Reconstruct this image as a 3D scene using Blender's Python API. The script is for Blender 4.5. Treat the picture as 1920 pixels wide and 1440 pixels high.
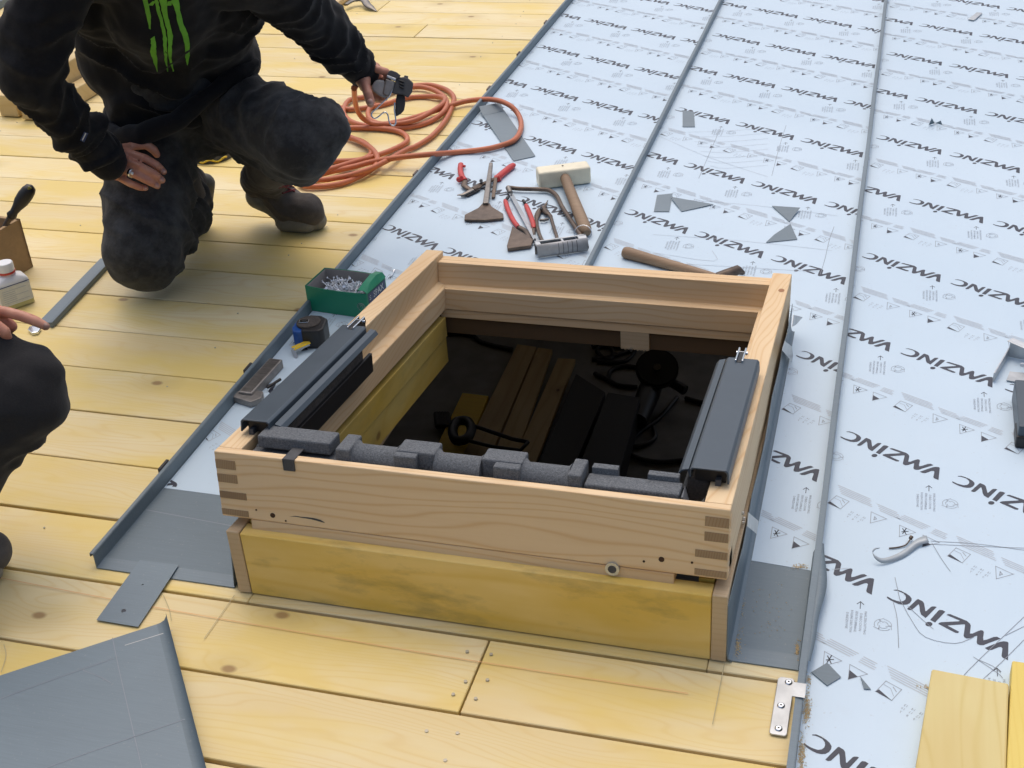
import bpy, bmesh, math, random
from mathutils import Vector, Matrix, noise
from mathutils.geometry import tessellate_polygon
from mathutils.bvhtree import BVHTree
random.seed(7)
for o in list(bpy.data.objects): bpy.data.objects.remove(o)
S = bpy.context.scene
COL = S.collection
# ------------------------------------------------------------------ camera
F = 2437.96                                   # focal length in pixels of a 1920 px wide picture
CP = Vector((0.926218, -1.401445, 1.332162))
RX = Vector((0.961499752, 0.268195664, -0.059910868))      # right
RY = Vector((0.090147209, -0.513771015, -0.853178073))     # down
RZ = RX.cross(RY).normalized()                              # forward
cam = bpy.data.cameras.new('camera'); co = bpy.data.objects.new('camera', cam); COL.objects.link(co)
cam.sensor_width = 36; cam.lens = F/1920*36; cam.clip_start = .05; cam.clip_end = 200
M = Matrix((( RX.x, -RY.x, -RZ.x, CP.x), (RX.y, -RY.y, -RZ.y, CP.y), (RX.z, -RY.z, -RZ.z, CP.z), (0, 0, 0, 1)))
co.matrix_world = M
S.camera = co
S.render.resolution_x = 1024; S.render.resolution_y = 768
# ------------------------------------------------------------------ light
W = bpy.data.worlds.new('World'); S.world = W; W.use_nodes = True
wn = W.node_tree.nodes; wl = W.node_tree.links
bg = wn['Background']; sky = wn.new('ShaderNodeTexSky'); sky.sky_type = 'NISHITA'; sky.sun_disc = False
SUN_EL, SUN_AZ = math.radians(68), math.radians(335)     # azimuth measured from +Y towards +X
sky.sun_elevation = SUN_EL; sky.sun_rotation = SUN_AZ
sky.air_density = 1.0; sky.dust_density = 6.0; sky.ozone_density = .8
wl.new(sky.outputs[0], bg.inputs[0]); bg.inputs[1].default_value = 0.15
sun = bpy.data.lights.new('sun', 'SUN'); sun.energy = .8; sun.angle = math.radians(110); sun.color = (1, .965, .92)
so = bpy.data.objects.new('sun', sun); COL.objects.link(so)
sd = Vector((math.sin(SUN_AZ)*math.cos(SUN_EL), math.cos(SUN_AZ)*math.cos(SUN_EL), math.sin(SUN_EL)))
so.rotation_euler = sd.to_track_quat('Z', 'Y').to_euler()
S.view_settings.view_transform = 'Standard'; S.view_settings.look = 'None'
S.view_settings.exposure = -0.07; S.view_settings.gamma = 1; S.view_settings.use_curve_mapping = False

# ------------------------------------------------------------------ measuring helpers: a pixel of the 1920x1440 photograph -> a place on the roof
def ray(px, py): return RX*((px-960)/F) + RY*((py-720)/F) + RZ
def U(px, py, z=0.0):
    r = ray(px, py); return CP + r*((z-CP.z)/r.z)
def UX(px, py, x):
    r = ray(px, py); return CP + r*((x-CP.x)/r.x)
def PD(px, py, d): return CP + ray(px, py)*d
def U2(px, py, z=0.0):
    p = U(px, py, z); return (p.x, p.y)

# ------------------------------------------------------------------ materials
def mat(name, col, rough=.6, metal=0.0, spec=None):
    m = bpy.data.materials.new(name); m.use_nodes = True
    b = m.node_tree.nodes['Principled BSDF']
    b.inputs['Base Color'].default_value = (*col, 1); b.inputs['Roughness'].default_value = rough; b.inputs['Metallic'].default_value = metal
    if spec is not None: b.inputs['Specular IOR Level'].default_value = spec
    return m
class NT:
    def __init__(s, m): s.m = m; s.t = m.node_tree; s.b = s.t.nodes['Principled BSDF']
    def n(s, typ, ins={}, **kw):
        x = s.t.nodes.new('ShaderNode'+typ)
        for k, v in kw.items(): setattr(x, k, v)
        for k, v in ins.items():
            if isinstance(v, bpy.types.NodeSocket): s.t.links.new(v, x.inputs[k])
            else: x.inputs[k].default_value = v
        return x
    def link(s, a, b): s.t.links.new(a, b)
    def coords(s, rnd=True, kind='Object'):
        tc = s.n('TexCoord').outputs[kind]
        if rnd:
            oi = s.n('ObjectInfo').outputs['Random']
            mm = s.n('VectorMath', {0: (37.3, 11.7, 5.1), 'Scale': oi}, operation='SCALE')
            tc = s.n('VectorMath', {0: tc, 1: mm.outputs[0]}, operation='ADD').outputs[0]
        return tc
    def scale(s, v, sc): return s.n('Mapping', {'Vector': v, 'Scale': sc}).outputs[0]
    def noise(s, v, scale, detail=3, rough=.55, dist=0.0): return s.n('TexNoise', {'Vector': v, 'Scale': scale, 'Detail': detail, 'Roughness': rough, 'Distortion': dist}).outputs[0]
    def ramp(s, f, *stops):
        r = s.n('ValToRGB', {'Fac': f}); e = r.color_ramp.elements
        while len(e) < len(stops): e.new(.5)
        for x, (p, c) in zip(e, stops): x.position = p; x.color = (c, c, c, 1) if isinstance(c, (int, float)) else (*c, 1)
        return r.outputs[0]
    def mix(s, f, a, b, mode='MIX'):
        x = s.n('Mix', {}, data_type='RGBA', blend_type=mode)
        for i, v in ((0, f), (6, a), (7, b)):
            if isinstance(v, bpy.types.NodeSocket): s.t.links.new(v, x.inputs[i])
            else: x.inputs[i].default_value = (*v, 1) if isinstance(v, tuple) and len(v) == 3 else v
        return x.outputs[2]
    def math(s, op, a, b=0.0): return s.n('Math', {0: a, 1: b}, operation=op).outputs[0]
    def bump(s, h, strength=.2, dist=.002):
        s.link(s.n('Bump', {'Height': h, 'Strength': strength, 'Distance': dist}).outputs[0], s.b.inputs['Normal'])

def wood(name, c_light, c_mid, c_dark, axis=0, ring=26, knots=.5, stain=None, rough=.62, warp=.5, vary=.10, ringamt=.55, dirt=0.0, kflat=False):
    m = mat(name, c_mid, rough); N = NT(m)
    v = N.coords()
    if axis == 1: v = N.n('VectorRotate', {'Vector': v, 'Angle': math.pi/2}, rotation_type='Z_AXIS').outputs[0]
    if axis == 2: v = N.n('VectorRotate', {'Vector': v, 'Angle': math.pi/2}, rotation_type='Y_AXIS').outputs[0]
    # knots bend the grain around them
    sk_ = N.n('SeparateXYZ', {0: v}); vk = N.n('CombineXYZ', {0: sk_.outputs[0], 1: N.math('MULTIPLY', N.math('ADD', sk_.outputs[1], sk_.outputs[2]), 1.5)}).outputs[0]
    vor = N.n('TexVoronoi', {'Vector': vk, 'Scale': 2.3, 'Randomness': 1.0}, voronoi_dimensions='2D')
    kd = vor.outputs['Distance']; kc = N.n('SeparateColor', {0: vor.outputs['Color']}).outputs[0]
    has = N.math('LESS_THAN', kc, knots)
    halo = N.math('MULTIPLY', N.ramp(kd, (0.0, 1.0), (.16, 0.0)), has)
    core = N.math('MULTIPLY', N.ramp(kd, (0.018, 1.0), (.034, 0.0)), has)
    low = N.noise(N.scale(v, (.9, 5, 5)), 1.6, 2)
    sx = N.n('SeparateXYZ', {0: v})
    y = N.math('ADD', sx.outputs[1], N.math('MULTIPLY', sx.outputs[2], .8))
    y = N.math('ADD', y, N.math('MULTIPLY', low, warp*.22))
    y = N.math('ADD', y, N.math('MULTIPLY', halo, .035))
    w = N.math('SINE', N.math('MULTIPLY', y, ring*6.283))
    rr = N.ramp(w, (-1+1.0, 0.0), (.75, .35), (1.0, 1.0))
    fib = N.noise(N.scale(v, (3, 160, 160)), 1.0, 3, .6)
    big = N.noise(N.scale(v, (1.4, 6, 6)), 1.0, 3)
    f = N.math('ADD', N.math('MULTIPLY', rr, ringamt), N.math('MULTIPLY', fib, .35))
    col = N.mix(N.ramp(f, (.1, 0), (1.0, 1)), c_light, c_mid)
    col = N.mix(N.math('MULTIPLY', N.ramp(big, (.42, 0), (.75, 1)), .8), col, c_dark)
    if stain: 
        st = N.noise(N.scale(v, (1.2, 3.2, 3.2)), 2.2, 4)
        col = N.mix(N.math('MULTIPLY', N.ramp(st, (.42, 0), (.62, 1)), .8), col, stain)
    kcol = (c_dark[0]*.42, c_dark[1]*.33, c_dark[2]*.3)
    col = N.mix(N.math('MULTIPLY', halo, .45), col, tuple(x*.72 for x in c_dark))
    col = N.mix(N.math('MULTIPLY', core, .85), col, kcol)
    if dirt:
        d = N.noise(N.scale(v, (3, 8, 8)), 2.4, 5, .65)
        col = N.mix(N.math('MULTIPLY', N.ramp(d, (.5, 0), (.78, 1)), dirt), col, (.13, .12, .06))
    oi = N.n('ObjectInfo').outputs['Random']
    hv = N.n('HueSaturation', {'Hue': .5, 'Saturation': 1.0, 'Value': N.math('ADD', 1-vary*.5, N.math('MULTIPLY', oi, vary)), 'Color': col}).outputs[0]
    N.link(hv, N.b.inputs['Base Color'])
    N.bump(N.math('ADD', fib, N.math('MULTIPLY', rr, .35)), .22, .0008)
    return m

def speck(name, col, rough, metal=0.0, amt=.25, scale=60, dark=.6, spec=None, bump=0.0, big=6, kind='Object'):
    m = mat(name, col, rough, metal, spec); N = NT(m); v = N.coords(kind=kind)
    a = N.noise(v, scale, 4, .6); b = N.noise(v, big, 3)
    f = N.math('ADD', N.math('MULTIPLY', a, .5), N.math('MULTIPLY', b, .5))
    c = N.mix(N.ramp(f, (.35, 0), (.65, 1)), tuple(x*(1-amt*dark) for x in col), tuple(min(1, x*(1+amt)) for x in col))
    N.link(c, N.b.inputs['Base Color'])
    N.link(N.math('ADD', rough-.1, N.math('MULTIPLY', b, .2)), N.b.inputs['Roughness'])
    if bump: N.bump(a, bump, .002)
    return m

m_deck = wood('deck_pine', (.79, .68, .405), (.72, .555, .265), (.70, .525, .22), ring=70, knots=.42, stain=(.75, .565, .16), rough=.6, warp=1.3, ringamt=.55, vary=.12, kflat=True)
m_tongue = mat('board_tongue', (.20, .12, .035), .8)
m_pine_x = wood('window_pine_x', (.78, .59, .36), (.69, .46, .235), (.64, .40, .19), axis=0, ring=75, knots=.0, warp=.55, vary=.05, ringamt=.7)
m_pine_y = wood('window_pine_y', (.78, .60, .37), (.69, .47, .245), (.64, .41, .20), axis=1, ring=90, knots=.0, warp=.6, vary=.05, ringamt=.75)
m_endgrain = wood('end_grain', (.36, .25, .14), (.30, .19, .10), (.24, .15, .08), axis=2, ring=330, knots=0, warp=.1, ringamt=1)
m_curb_x = wood('curb_x', (.86, .64, .23), (.78, .53, .12), (.68, .45, .09), ring=24, knots=.3, warp=.6, dirt=.6, stain=(.74, .50, .08))
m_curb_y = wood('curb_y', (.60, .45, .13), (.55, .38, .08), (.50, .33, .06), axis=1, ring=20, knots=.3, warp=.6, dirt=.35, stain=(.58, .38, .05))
m_curb_end = wood('curb_end', (.56, .43, .27), (.50, .37, .22), (.45, .32, .19), axis=0, ring=120, knots=0, warp=.1)
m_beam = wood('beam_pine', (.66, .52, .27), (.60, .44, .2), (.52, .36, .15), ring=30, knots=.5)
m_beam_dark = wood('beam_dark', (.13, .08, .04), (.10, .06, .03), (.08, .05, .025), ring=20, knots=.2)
m_mdf = speck('brown_board', (.36, .24, .125), .8, amt=.15, scale=90)
m_offcut = wood('offcut_pine', (.70, .60, .28), (.62, .50, .18), (.58, .41, .13), axis=1, ring=46, knots=.95, warp=1.2, stain=(.66, .52, .22))

def zinc(name, c, metal=.35, rough=.42, dust=.12):
    m = mat(name, c, rough, metal); N = NT(m); v = N.coords(kind='Object')
    a = N.noise(v, 4, 4); b = N.noise(N.scale(v, (1, 30, 1)), 20, 3); s = N.noise(v, 220, 2)
    f = N.math('ADD', N.math('MULTIPLY', a, .6), N.math('MULTIPLY', b, .4))
    col = N.mix(N.ramp(f, (.3, 0), (.7, 1)), tuple(x*.88 for x in c), tuple(x*1.14 for x in c))
    col = N.mix(N.math('MULTIPLY', N.ramp(s, (.66, 0), (.72, 1)), dust), col, (.6, .55, .45))
    N.link(col, N.b.inputs['Base Color'])
    N.link(N.math('ADD', rough-.1, N.math('MULTIPLY', a, .2)), N.b.inputs['Roughness'])
    N.bump(N.noise(v, 2.5, 2), .06, .01)
    return m
m_zinc = zinc('prepatinated_zinc', (.148, .195, .228), metal=.05, rough=.55)
m_zinc_d = zinc('zinc_seam', (.145, .19, .22), metal=.1, rough=.5)
m_zinc_l = zinc('zinc_light', (.165, .215, .25), metal=.06, rough=.5)
m_film = mat('printed_film', (.70, .79, .875), .38); N = NT(m_film); v = N.coords(False)
a = N.noise(v, 1.3, 4); b = N.noise(v, 9, 5, .7); c = N.noise(N.scale(v, (1, 1, 1)), 150, 2)
cc = N.mix(N.ramp(a, (.35, 0), (.65, 1)), (.515, .645, .75), (.56, .685, .785))
cc = N.mix(N.math('MULTIPLY', N.ramp(b, (.58, 0), (.75, 1)), .22), cc, (.50, .58, .65))
cc = N.mix(N.math('MULTIPLY', N.ramp(c, (.70, 0), (.74, 1)), .25), cc, (.38, .40, .40))
N.link(cc, N.b.inputs['Base Color']); N.bump(N.math('ADD', N.noise(v, 3.2, 3), N.math('MULTIPLY', N.noise(N.scale(v, (6, 1.2, 1)), 3, 3), .8)), .2, .012)
N.link(N.math('ADD', .3, N.math('MULTIPLY', b, .25)), N.b.inputs['Roughness'])
m_ink = speck('grey_ink', (.030, .036, .055), .5, amt=.3, scale=300)
m_ink_l = mat('pale_ink', (.47, .52, .57), .6)
m_ink_m = mat('mid_ink', (.30, .335, .38), .6)
m_pale_zinc = zinc('pale_zinc', (.42, .47, .50), metal=.2, rough=.4)
m_pencil = mat('pencil_line', (.25, .28, .32), .7)
m_pencil_l = mat('faint_pencil_line', (.44, .49, .54), .7)
m_wpencil = mat('wood_pencil', (.50, .42, .24), .8)
m_redline = mat('red_chalk', (.74, .42, .20), .8)
m_foam = speck('grey_foam', (.105, .115, .125), .9, amt=.7, scale=560, dark=.5, bump=.5, big=320)
m_foam_d = speck('brown_foam', (.055, .048, .042), .95, amt=.8, scale=260, bump=.4)
m_anthr = speck('anthracite_aluminium', (.060, .082, .104), .42, .15, amt=.06, scale=30)
m_black = mat('black_plastic', (.012, .012, .013), .45)
m_rubber = speck('grey_rubber', (.06, .062, .066), .75, amt=.3, scale=90)
m_steel = speck('worn_steel', (.20, .185, .17), .42, .75, amt=.45, scale=60)
m_steel2 = speck('rubbed_steel', (.23, .22, .21), .45, .4, amt=.35, scale=70)
m_rust = speck('brown_steel', (.125, .095, .075), .52, .55, amt=.5, scale=50)
m_chrome = mat('bright_steel', (.72, .75, .78), .16, 1.0)
m_galv = speck('galvanised', (.48, .50, .51), .38, .7, amt=.3, scale=25)
m_red = speck('red_grip', (.50, .035, .03), .38, amt=.2, scale=40)
m_yellow = mat('yellow_tape', (.72, .50, .03), .4)
m_blue = mat('blue_plastic', (.02, .09, .33), .4)
m_green = speck('green_card', (.012, .23, .125), .42, amt=.12, scale=20)
m_card = speck('grey_card', (.33, .31, .29), .85, amt=.12, scale=60)
m_navy = mat('navy_print', (.03, .05, .13), .5)
m_white = mat('white_plastic', (.80, .82, .84), .35)
m_label = speck('white_label', (.68, .70, .67), .6, amt=.1, scale=120)
m_liquid = mat('yellowish_plastic', (.60, .56, .25), .4)
m_mallet = speck('ivory_plastic', (.76, .71, .54), .5, amt=.15, scale=22)
m_handle = wood('handle_wood', (.33, .23, .145), (.27, .18, .11), (.2, .13, .08), axis=0, ring=60, knots=0)
m_hose = speck('orange_hose', (.50, .145, .062), .42, amt=.16, scale=9, big=5)
m_concrete = speck('concrete', (.22, .215, .21), .9, amt=.25, scale=9)
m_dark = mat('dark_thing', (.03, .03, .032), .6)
m_sawdust = mat('sawdust', (.68, .53, .30), .9)

def cloth(name, c, dust=.25, dustcol=(.16, .17, .19), sc=5, thr=.6):
    m = mat(name, c, .95, spec=.15); N = NT(m); v = N.coords(False)
    a = N.noise(v, sc, 5, .7); b = N.noise(v, 420, 2); f = N.noise(v, 34, 4, .7)
    col = N.mix(N.ramp(N.math('ADD', N.math('MULTIPLY', a, .7), N.math('MULTIPLY', f, .3)), (thr-.08, 0), (thr+.14, 1)), c, tuple(x+(y-x)*dust for x, y in zip(c, dustcol)))
    col = N.mix(N.math('MULTIPLY', N.ramp(b, (.4, 0), (.7, 1)), .3), col, tuple(x*1.6 for x in c))
    N.link(col, N.b.inputs['Base Color']); N.bump(N.math('ADD', b, N.math('MULTIPLY', f, .8)), .35, .001)
    N.b.inputs['Sheen Weight'].default_value = .10; N.b.inputs['Sheen Roughness'].default_value = .5
    return m
m_hoodie = cloth('black_fleece', (.0105, .011, .013), .12)
m_trouser = cloth('charcoal_canvas', (.027, .028, .030), .5, (.13, .135, .14), 13, .51)
m_trouser2 = cloth('black_canvas', (.023, .023, .0245), .2)
m_boot = cloth('grey_suede', (.075, .068, .064), .6, (.15, .14, .13), 14, .5)
m_sole = speck('boot_sole', (.19, .185, .16), .8, amt=.4, scale=50)
m_lace = mat('red_lace', (.16, .02, .025), .8)
m_logo = speck('green_print', (.13, .42, .035), .7, amt=.25, scale=50)
m_hair = speck('brown_hair', (.05, .03, .02), .7, amt=.4, scale=200)
m_skin = mat('skin', (.40, .185, .13), .5); N = NT(m_skin); v = N.coords(False)
c = N.mix(N.ramp(N.noise(v, 30, 4), (.35, 0), (.65, 1)), (.50, .20, .135), (.60, .30, .205)); N.link(c, N.b.inputs['Base Color'])
N.b.inputs['Subsurface Weight'].default_value = .08; N.b.inputs['Subsurface Radius'].default_value = (.01, .004, .002)
N.bump(N.noise(v, 260, 3), .25, .0008)

# ------------------------------------------------------------------ object helpers
def tag(o, label=None, cat=None, group=None, kind=None):
    if label: o['label'] = label
    if cat: o['category'] = cat
    if group: o['group'] = group
    if kind: o['kind'] = kind
    return o
def thing(name, label, cat, loc, group=None):
    o = bpy.data.objects.new(name, None); COL.objects.link(o); o.location = loc; o.empty_display_size = .05
    return tag(o, label, cat, group)
def origin(o):
    v = Vector((0, 0, 0))
    while o is not None: v += o.location; o = o.parent
    return v
class MB:
    """collects shapes given in roof coordinates and links them as ONE mesh object"""
    def __init__(s): s.v = []; s.f = []; s.sm = []
    def add(s, vs, fs, smooth=False):
        k = len(s.v); s.v += [Vector(p) for p in vs]; s.f += [tuple(i+k for i in f) for f in fs]; s.sm += [smooth]*len(fs); return s
    def box(s, a, b, T=None):
        x0, y0, z0 = a; x1, y1, z1 = b
        vs = [(x, y, z) for z in (z0, z1) for y in (y0, y1) for x in (x0, x1)]
        if T is not None: vs = [T @ Vector(p) for p in vs]
        return s.add(vs, [(0, 2, 3, 1), (4, 5, 7, 6), (0, 1, 5, 4), (2, 6, 7, 3), (0, 4, 6, 2), (1, 3, 7, 5)])
    def prism(s, poly, z0, z1, T=None):
        n = len(poly); ar = sum(poly[i][0]*poly[(i+1) % n][1]-poly[(i+1) % n][0]*poly[i][1] for i in range(n))
        if ar < 0: poly = poly[::-1]
        vs = [(x, y, z0) for x, y in poly]+[(x, y, z1) for x, y in poly]
        if T is not None: vs = [T @ Vector(p) for p in vs]
        return s.add(vs, [tuple(range(n-1, -1, -1)), tuple(range(n, 2*n))]+[(i, (i+1) % n, n+(i+1) % n, n+i) for i in range(n)])
    def bar(s, p, q, w, h, up=(0, 0, 1), w2=None):
        """bar from p to q, width w across, height h along up (p, q on its underside centre line)"""
        p, q = Vector(p), Vector(q); d = (q-p).normalized(); u = Vector(up); x = d.cross(u).normalized(); u = x.cross(d).normalized(); w2 = w if w2 is None else w2
        vs = [p-x*w/2, p+x*w/2, p+x*w/2+u*h, p-x*w/2+u*h, q-x*w2/2, q+x*w2/2, q+x*w2/2+u*h, q-x*w2/2+u*h]
        return s.add(vs, [(0, 1, 2, 3), (7, 6, 5, 4), (0, 4, 5, 1), (1, 5, 6, 2), (2, 6, 7, 3), (3, 7, 4, 0)])
    def tube(s, pts, r, n=8, caps=True, flat=1.0):
        pts = [Vector(p) for p in pts]; m = len(pts); rs = r if isinstance(r, (list, tuple)) else [r]*m
        up = Vector((0, 0, 1)); vs = []; px = None
        for i, p in enumerate(pts):
            d = (pts[min(i+1, m-1)]-pts[max(i-1, 0)]).normalized()
            if px is None:
                x = d.cross(up); x = x.normalized() if x.length > 1e-3 else Vector((1, 0, 0))
            else:
                x = px-d*px.dot(d); x = x.normalized() if x.length > 1e-4 else px
            px = x; y = x.cross(d)
            for k in range(n):
                a = 2*math.pi*k/n; vs.append(p+x*math.cos(a)*rs[i]+y*math.sin(a)*rs[i]*flat)
        fs = [(i*n+k, i*n+(k+1) % n, (i+1)*n+(k+1) % n, (i+1)*n+k) for i in range(m-1) for k in range(n)]
        fs = [f[::-1] for f in fs]
        s.add(vs, fs, True)
        if caps: s.add(vs[:n], [tuple(range(n))]); s.add(vs[-n:], [tuple(range(n-1, -1, -1))])
        return s
    def build(s, name, m, parent=None, bevel=0, seg=2, loc=None, smooth=None):
        if parent is not None: org = origin(parent)
        else:
            if loc is None:
                xs = [p.x for p in s.v]; ys = [p.y for p in s.v]; zs = [p.z for p in s.v]
                loc = Vector(((min(xs)+max(xs))/2, (min(ys)+max(ys))/2, min(zs)))
            org = Vector(loc)
        me = bpy.data.meshes.new(name)
        cen = Vector((0, 0, 0))
        if parent is not None and parent.type == 'EMPTY' and loc == 'c':
            xs = [p.x for p in s.v]; ys = [p.y for p in s.v]; zs = [p.z for p in s.v]
            cen = Vector(((min(xs)+max(xs))/2, (min(ys)+max(ys))/2, (min(zs)+max(zs))/2))-org
        me.from_pydata([p-org-cen for p in s.v], [], s.f)
        for p, sm in zip(me.polygons, s.sm): p.use_smooth = sm if smooth is None else smooth
        if bevel:
            b = bmesh.new(); b.from_mesh(me); bmesh.ops.remove_doubles(b, verts=b.verts, dist=1e-6)
            es = [e for e in b.edges if len(e.link_faces) == 2 and e.calc_face_angle(0) > .5]
            bmesh.ops.bevel(b, geom=es, offset=bevel, segments=seg, profile=.5, affect='EDGES', clamp_overlap=True)
            b.to_mesh(me); b.free()
        me.validate(); me.materials.append(m)
        o = bpy.data.objects.new(name, me); COL.objects.link(o)
        if parent is not None: o.parent = parent; o.location = cen
        else: o.location = org
        return o
def spline(pts, k=6):
    pts = [Vector(p) for p in pts]; P = [pts[0]*2-pts[1]]+pts+[pts[-1]*2-pts[-2]]; out = []
    for i in range(1, len(P)-2):
        a, b, c, d = P[i-1:i+3]
        for j in range(k):
            t = j/k; out.append(.5*((2*b)+(c-a)*t+(2*a-5*b+4*c-d)*t*t+(3*b-a-3*c+d)*t**3))
    return out+[pts[-1]]
def disc_poly(cx, cy, r, n=12, ry=None): return [(cx+r*math.cos(2*math.pi*i/n), cy+(ry or r)*math.sin(2*math.pi*i/n)) for i in range(n)]
# ================================================================== ground, room under the roof
def struct(name, mb, m, **k):
    o = mb.build(name, m, **k); o['kind'] = 'structure'; return o
struct('ground', MB().box((-40, -40, -2.6), (40, 40, -2.1)), speck('ground_soil', (.16, .14, .11), .95, amt=.3, scale=3))
struct('room_floor', MB().box((-3.1, -.7, -2.09), (2.3, 6.6, -1.9)), m_concrete)
ROOM = [((-3.2, -.8, -2.09), (2.4, -.66, -.03)), ((2.3, -.66, -2.09), (2.44, 5.2, -.03)), ((-3.24, -.66, -2.09), (-3.1, 5.2, -.03))]
for a, b in ROOM: struct('room_wall', MB().box(a, b), m_concrete)
struct('room_wall', MB().box((-3.2, 5.22, -2.09), (1.2, 5.36, -.38)), m_concrete)  # far wall kept low and short; unseen gap added to let daylight in
# ================================================================== roof boards
OX0, OX1, OY0, OY1 = .022, .748, .031, .948                  # opening under the roof window
deck = thing('roof_deck', None, None, (0, 0, 0)); deck['kind'] = 'structure'
def board(x0, x1, y0, y1, dz=0):
    MB().box((x0, y0, -.024), (x1, y1, dz)).build('board', m_deck, deck, bevel=.0012, seg=1, loc='c')
rnd = random.Random(3)
Y0 = -.0197; P = .1555
for k in range(-6, 35):
    g = .0044 if k < 3 else .0036
    if k in (-1, 0, -2, -3): g = .0060
    y0, y1 = Y0+P*k+g/2, Y0+P*(k+1)-g/2
    dz = rnd.uniform(-.0008, .0012)
    cuts = []
    if k == -1: cuts = [.4235]
    elif k == 17: cuts = [-1.75]
    elif k == 5: cuts = [-2.2]
    elif k == 11: cuts = [-2.35]
    elif k not in (-2, -3, 0, 1, 2, 3): cuts = [rnd.uniform(-3, 2.2)]
    xs = [-3.6]+cuts+[2.6]
    for a, b in zip(xs[:-1], xs[1:]):
        a += .0016; b -= .0016
        if k >= 0 and y0 < OY1 and y1 > OY0:
            if a < OX0: board(a, min(b, OX0), y0, y1, dz)
            if b > OX1: board(max(a, OX1), b, y0, y1, dz)
            if k == 0: board(OX0+.001, OX1-.001, y0, OY0, dz)
            if k == 6: board(OX0+.001, OX1-.001, OY1, y1, dz)
        else: board(a, b, y0, y1, dz)
    if k > -6:
        t = MB()
        for a, b in (([-3.58, OX0], [OX1, 2.58]) if (y0 < OY1 and y0 > OY0) else ([-3.58, 2.58],)): t.box((a, y0-g-.004, -.019), (b, y0+.004, -.0085))
        t.build('tongue', m_tongue, deck, loc='c')
# nails and pencil marks on the boards
nm = MB()
for px, py in [(876,1223),(873,1279),(850,1303),(921,1228),(914,1276),(892,1311),(800,1372),(858,1376),(835,1427)]:
    x, y = U2(px, py, 0); nm.prism(disc_poly(x, y, .0028, 8), .0002, .0022)
for k in range(0, 26):
    for xx in (-.42, -1.07, -1.72, -2.4):
        for dy in (.03, .12):
            y = Y0+P*k+dy+rnd.uniform(-.012, .012); x = xx+rnd.uniform(-.02, .02)
            if rnd.random() < .45: nm.prism(disc_poly(x, y, .0018, 6), .0002, .0018)
o = nm.build('nail_heads', mat('nail_grey', (.46, .43, .35), .5, .3), deck); o['kind'] = 'stuff'
def marks(name, lines, w, m, z, parent, k=4):
    b = MB()
    for L in lines:
        pts = [Vector((*p, 0)) for p in L]
        if len(pts) > 2: pts = spline(pts, k)
        n = len(pts); L_, R_ = [], []
        for i, p in enumerate(pts):
            d = (pts[min(i+1, n-1)]-pts[max(i-1, 0)]).normalized(); x = Vector((-d.y, d.x, 0))*w/2
            L_.append((p.x+x.x, p.y+x.y, z)); R_.append((p.x-x.x, p.y-x.y, z))
        b.add(L_+R_, [(i, i+1, n+i+1, n+i)[::-1] for i in range(n-1)])
    o = b.build(name, m, parent)
    if len(lines) > 1: o['kind'] = 'stuff'
    return o
marks('red_chalk_line', [[U2(0, 1085), U2(300, 1142), U2(640, 1200), U2(920, 1246), U2(1290, 1302)]], .0013, m_redline, .0022, deck)
marks('pencil_mark', [[U2(307, 1118), U2(318, 1145), U2(322, 1166)], [U2(440, 1118), U2(383, 1200)], [U2(1359, 1243), U2(1336, 1360)], [U2(8, 1210), U2(12, 1232), U2(3, 1262)]], .0012, m_wpencil, .0024, deck)

# ================================================================== curb (wooden upstand) under the window
TAU = -.1248; ct, st = math.cos(TAU), math.sin(TAU)
def Fr(x, y, z): return Vector((-.0114+x, .0175+y*ct-z*st, .1395+y*st+z*ct))
FT = Matrix(((1, 0, 0, -.0114), (0, ct, -st, .0175), (0, st, ct, .1395), (0, 0, 0, 1)))
curb = thing('window_curb', 'yellow-stained timber upstand tapering to the back beneath the unfinished roof window', 'curb', (.385, .48, 0))
def zt(y): return .1245+(y-.0)*math.tan(TAU)          # top of the curb: follows the tilt of the window
def side(x0, x1):
    y0, y1 = 0.0, .965; z0 = -.075
    vs = [(x, y, z) for x in (x0, x1) for (y, z) in ((y0, .003), (.0305, .003), (.0305, z0), (y1, z0-.03), (y1, zt(y1)+.004), (y0, zt(y0)))]
    return MB().add(vs, [(5, 4, 3, 2, 1, 0), (6, 7, 8, 9, 10, 11), (0, 1, 7, 6), (1, 2, 8, 7), (2, 3, 9, 8), (3, 4, 10, 9), (4, 5, 11, 10), (5, 0, 6, 11)])
# two planks one above the other on each side: lower and upper one
for x0, x1 in ((.0, .0215), (.7505, .772)):
    side(x0, x1).build('side_board', m_curb_end, curb, bevel=.0012, seg=1, loc='c')
xi = .0235
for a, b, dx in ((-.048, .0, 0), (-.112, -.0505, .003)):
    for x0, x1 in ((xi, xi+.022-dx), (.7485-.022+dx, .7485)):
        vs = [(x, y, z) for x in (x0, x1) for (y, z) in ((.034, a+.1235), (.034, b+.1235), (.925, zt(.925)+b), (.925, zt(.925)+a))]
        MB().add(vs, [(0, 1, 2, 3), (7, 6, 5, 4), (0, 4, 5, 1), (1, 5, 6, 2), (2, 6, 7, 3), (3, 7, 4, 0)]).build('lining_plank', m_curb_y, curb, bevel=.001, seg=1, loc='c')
MB().box((.0225, .001, .002), (.7495, .029, .1215)).build('front_board', m_curb_x, curb, bevel=.0012, seg=1, loc='c')
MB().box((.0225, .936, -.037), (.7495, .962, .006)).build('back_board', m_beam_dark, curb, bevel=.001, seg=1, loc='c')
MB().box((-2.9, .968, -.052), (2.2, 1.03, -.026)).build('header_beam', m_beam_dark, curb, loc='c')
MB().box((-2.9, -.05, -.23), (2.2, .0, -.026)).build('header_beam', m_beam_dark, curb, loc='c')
hb = MB().box((.429, .9295, -.036), (.489, .9655, .006))
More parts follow.
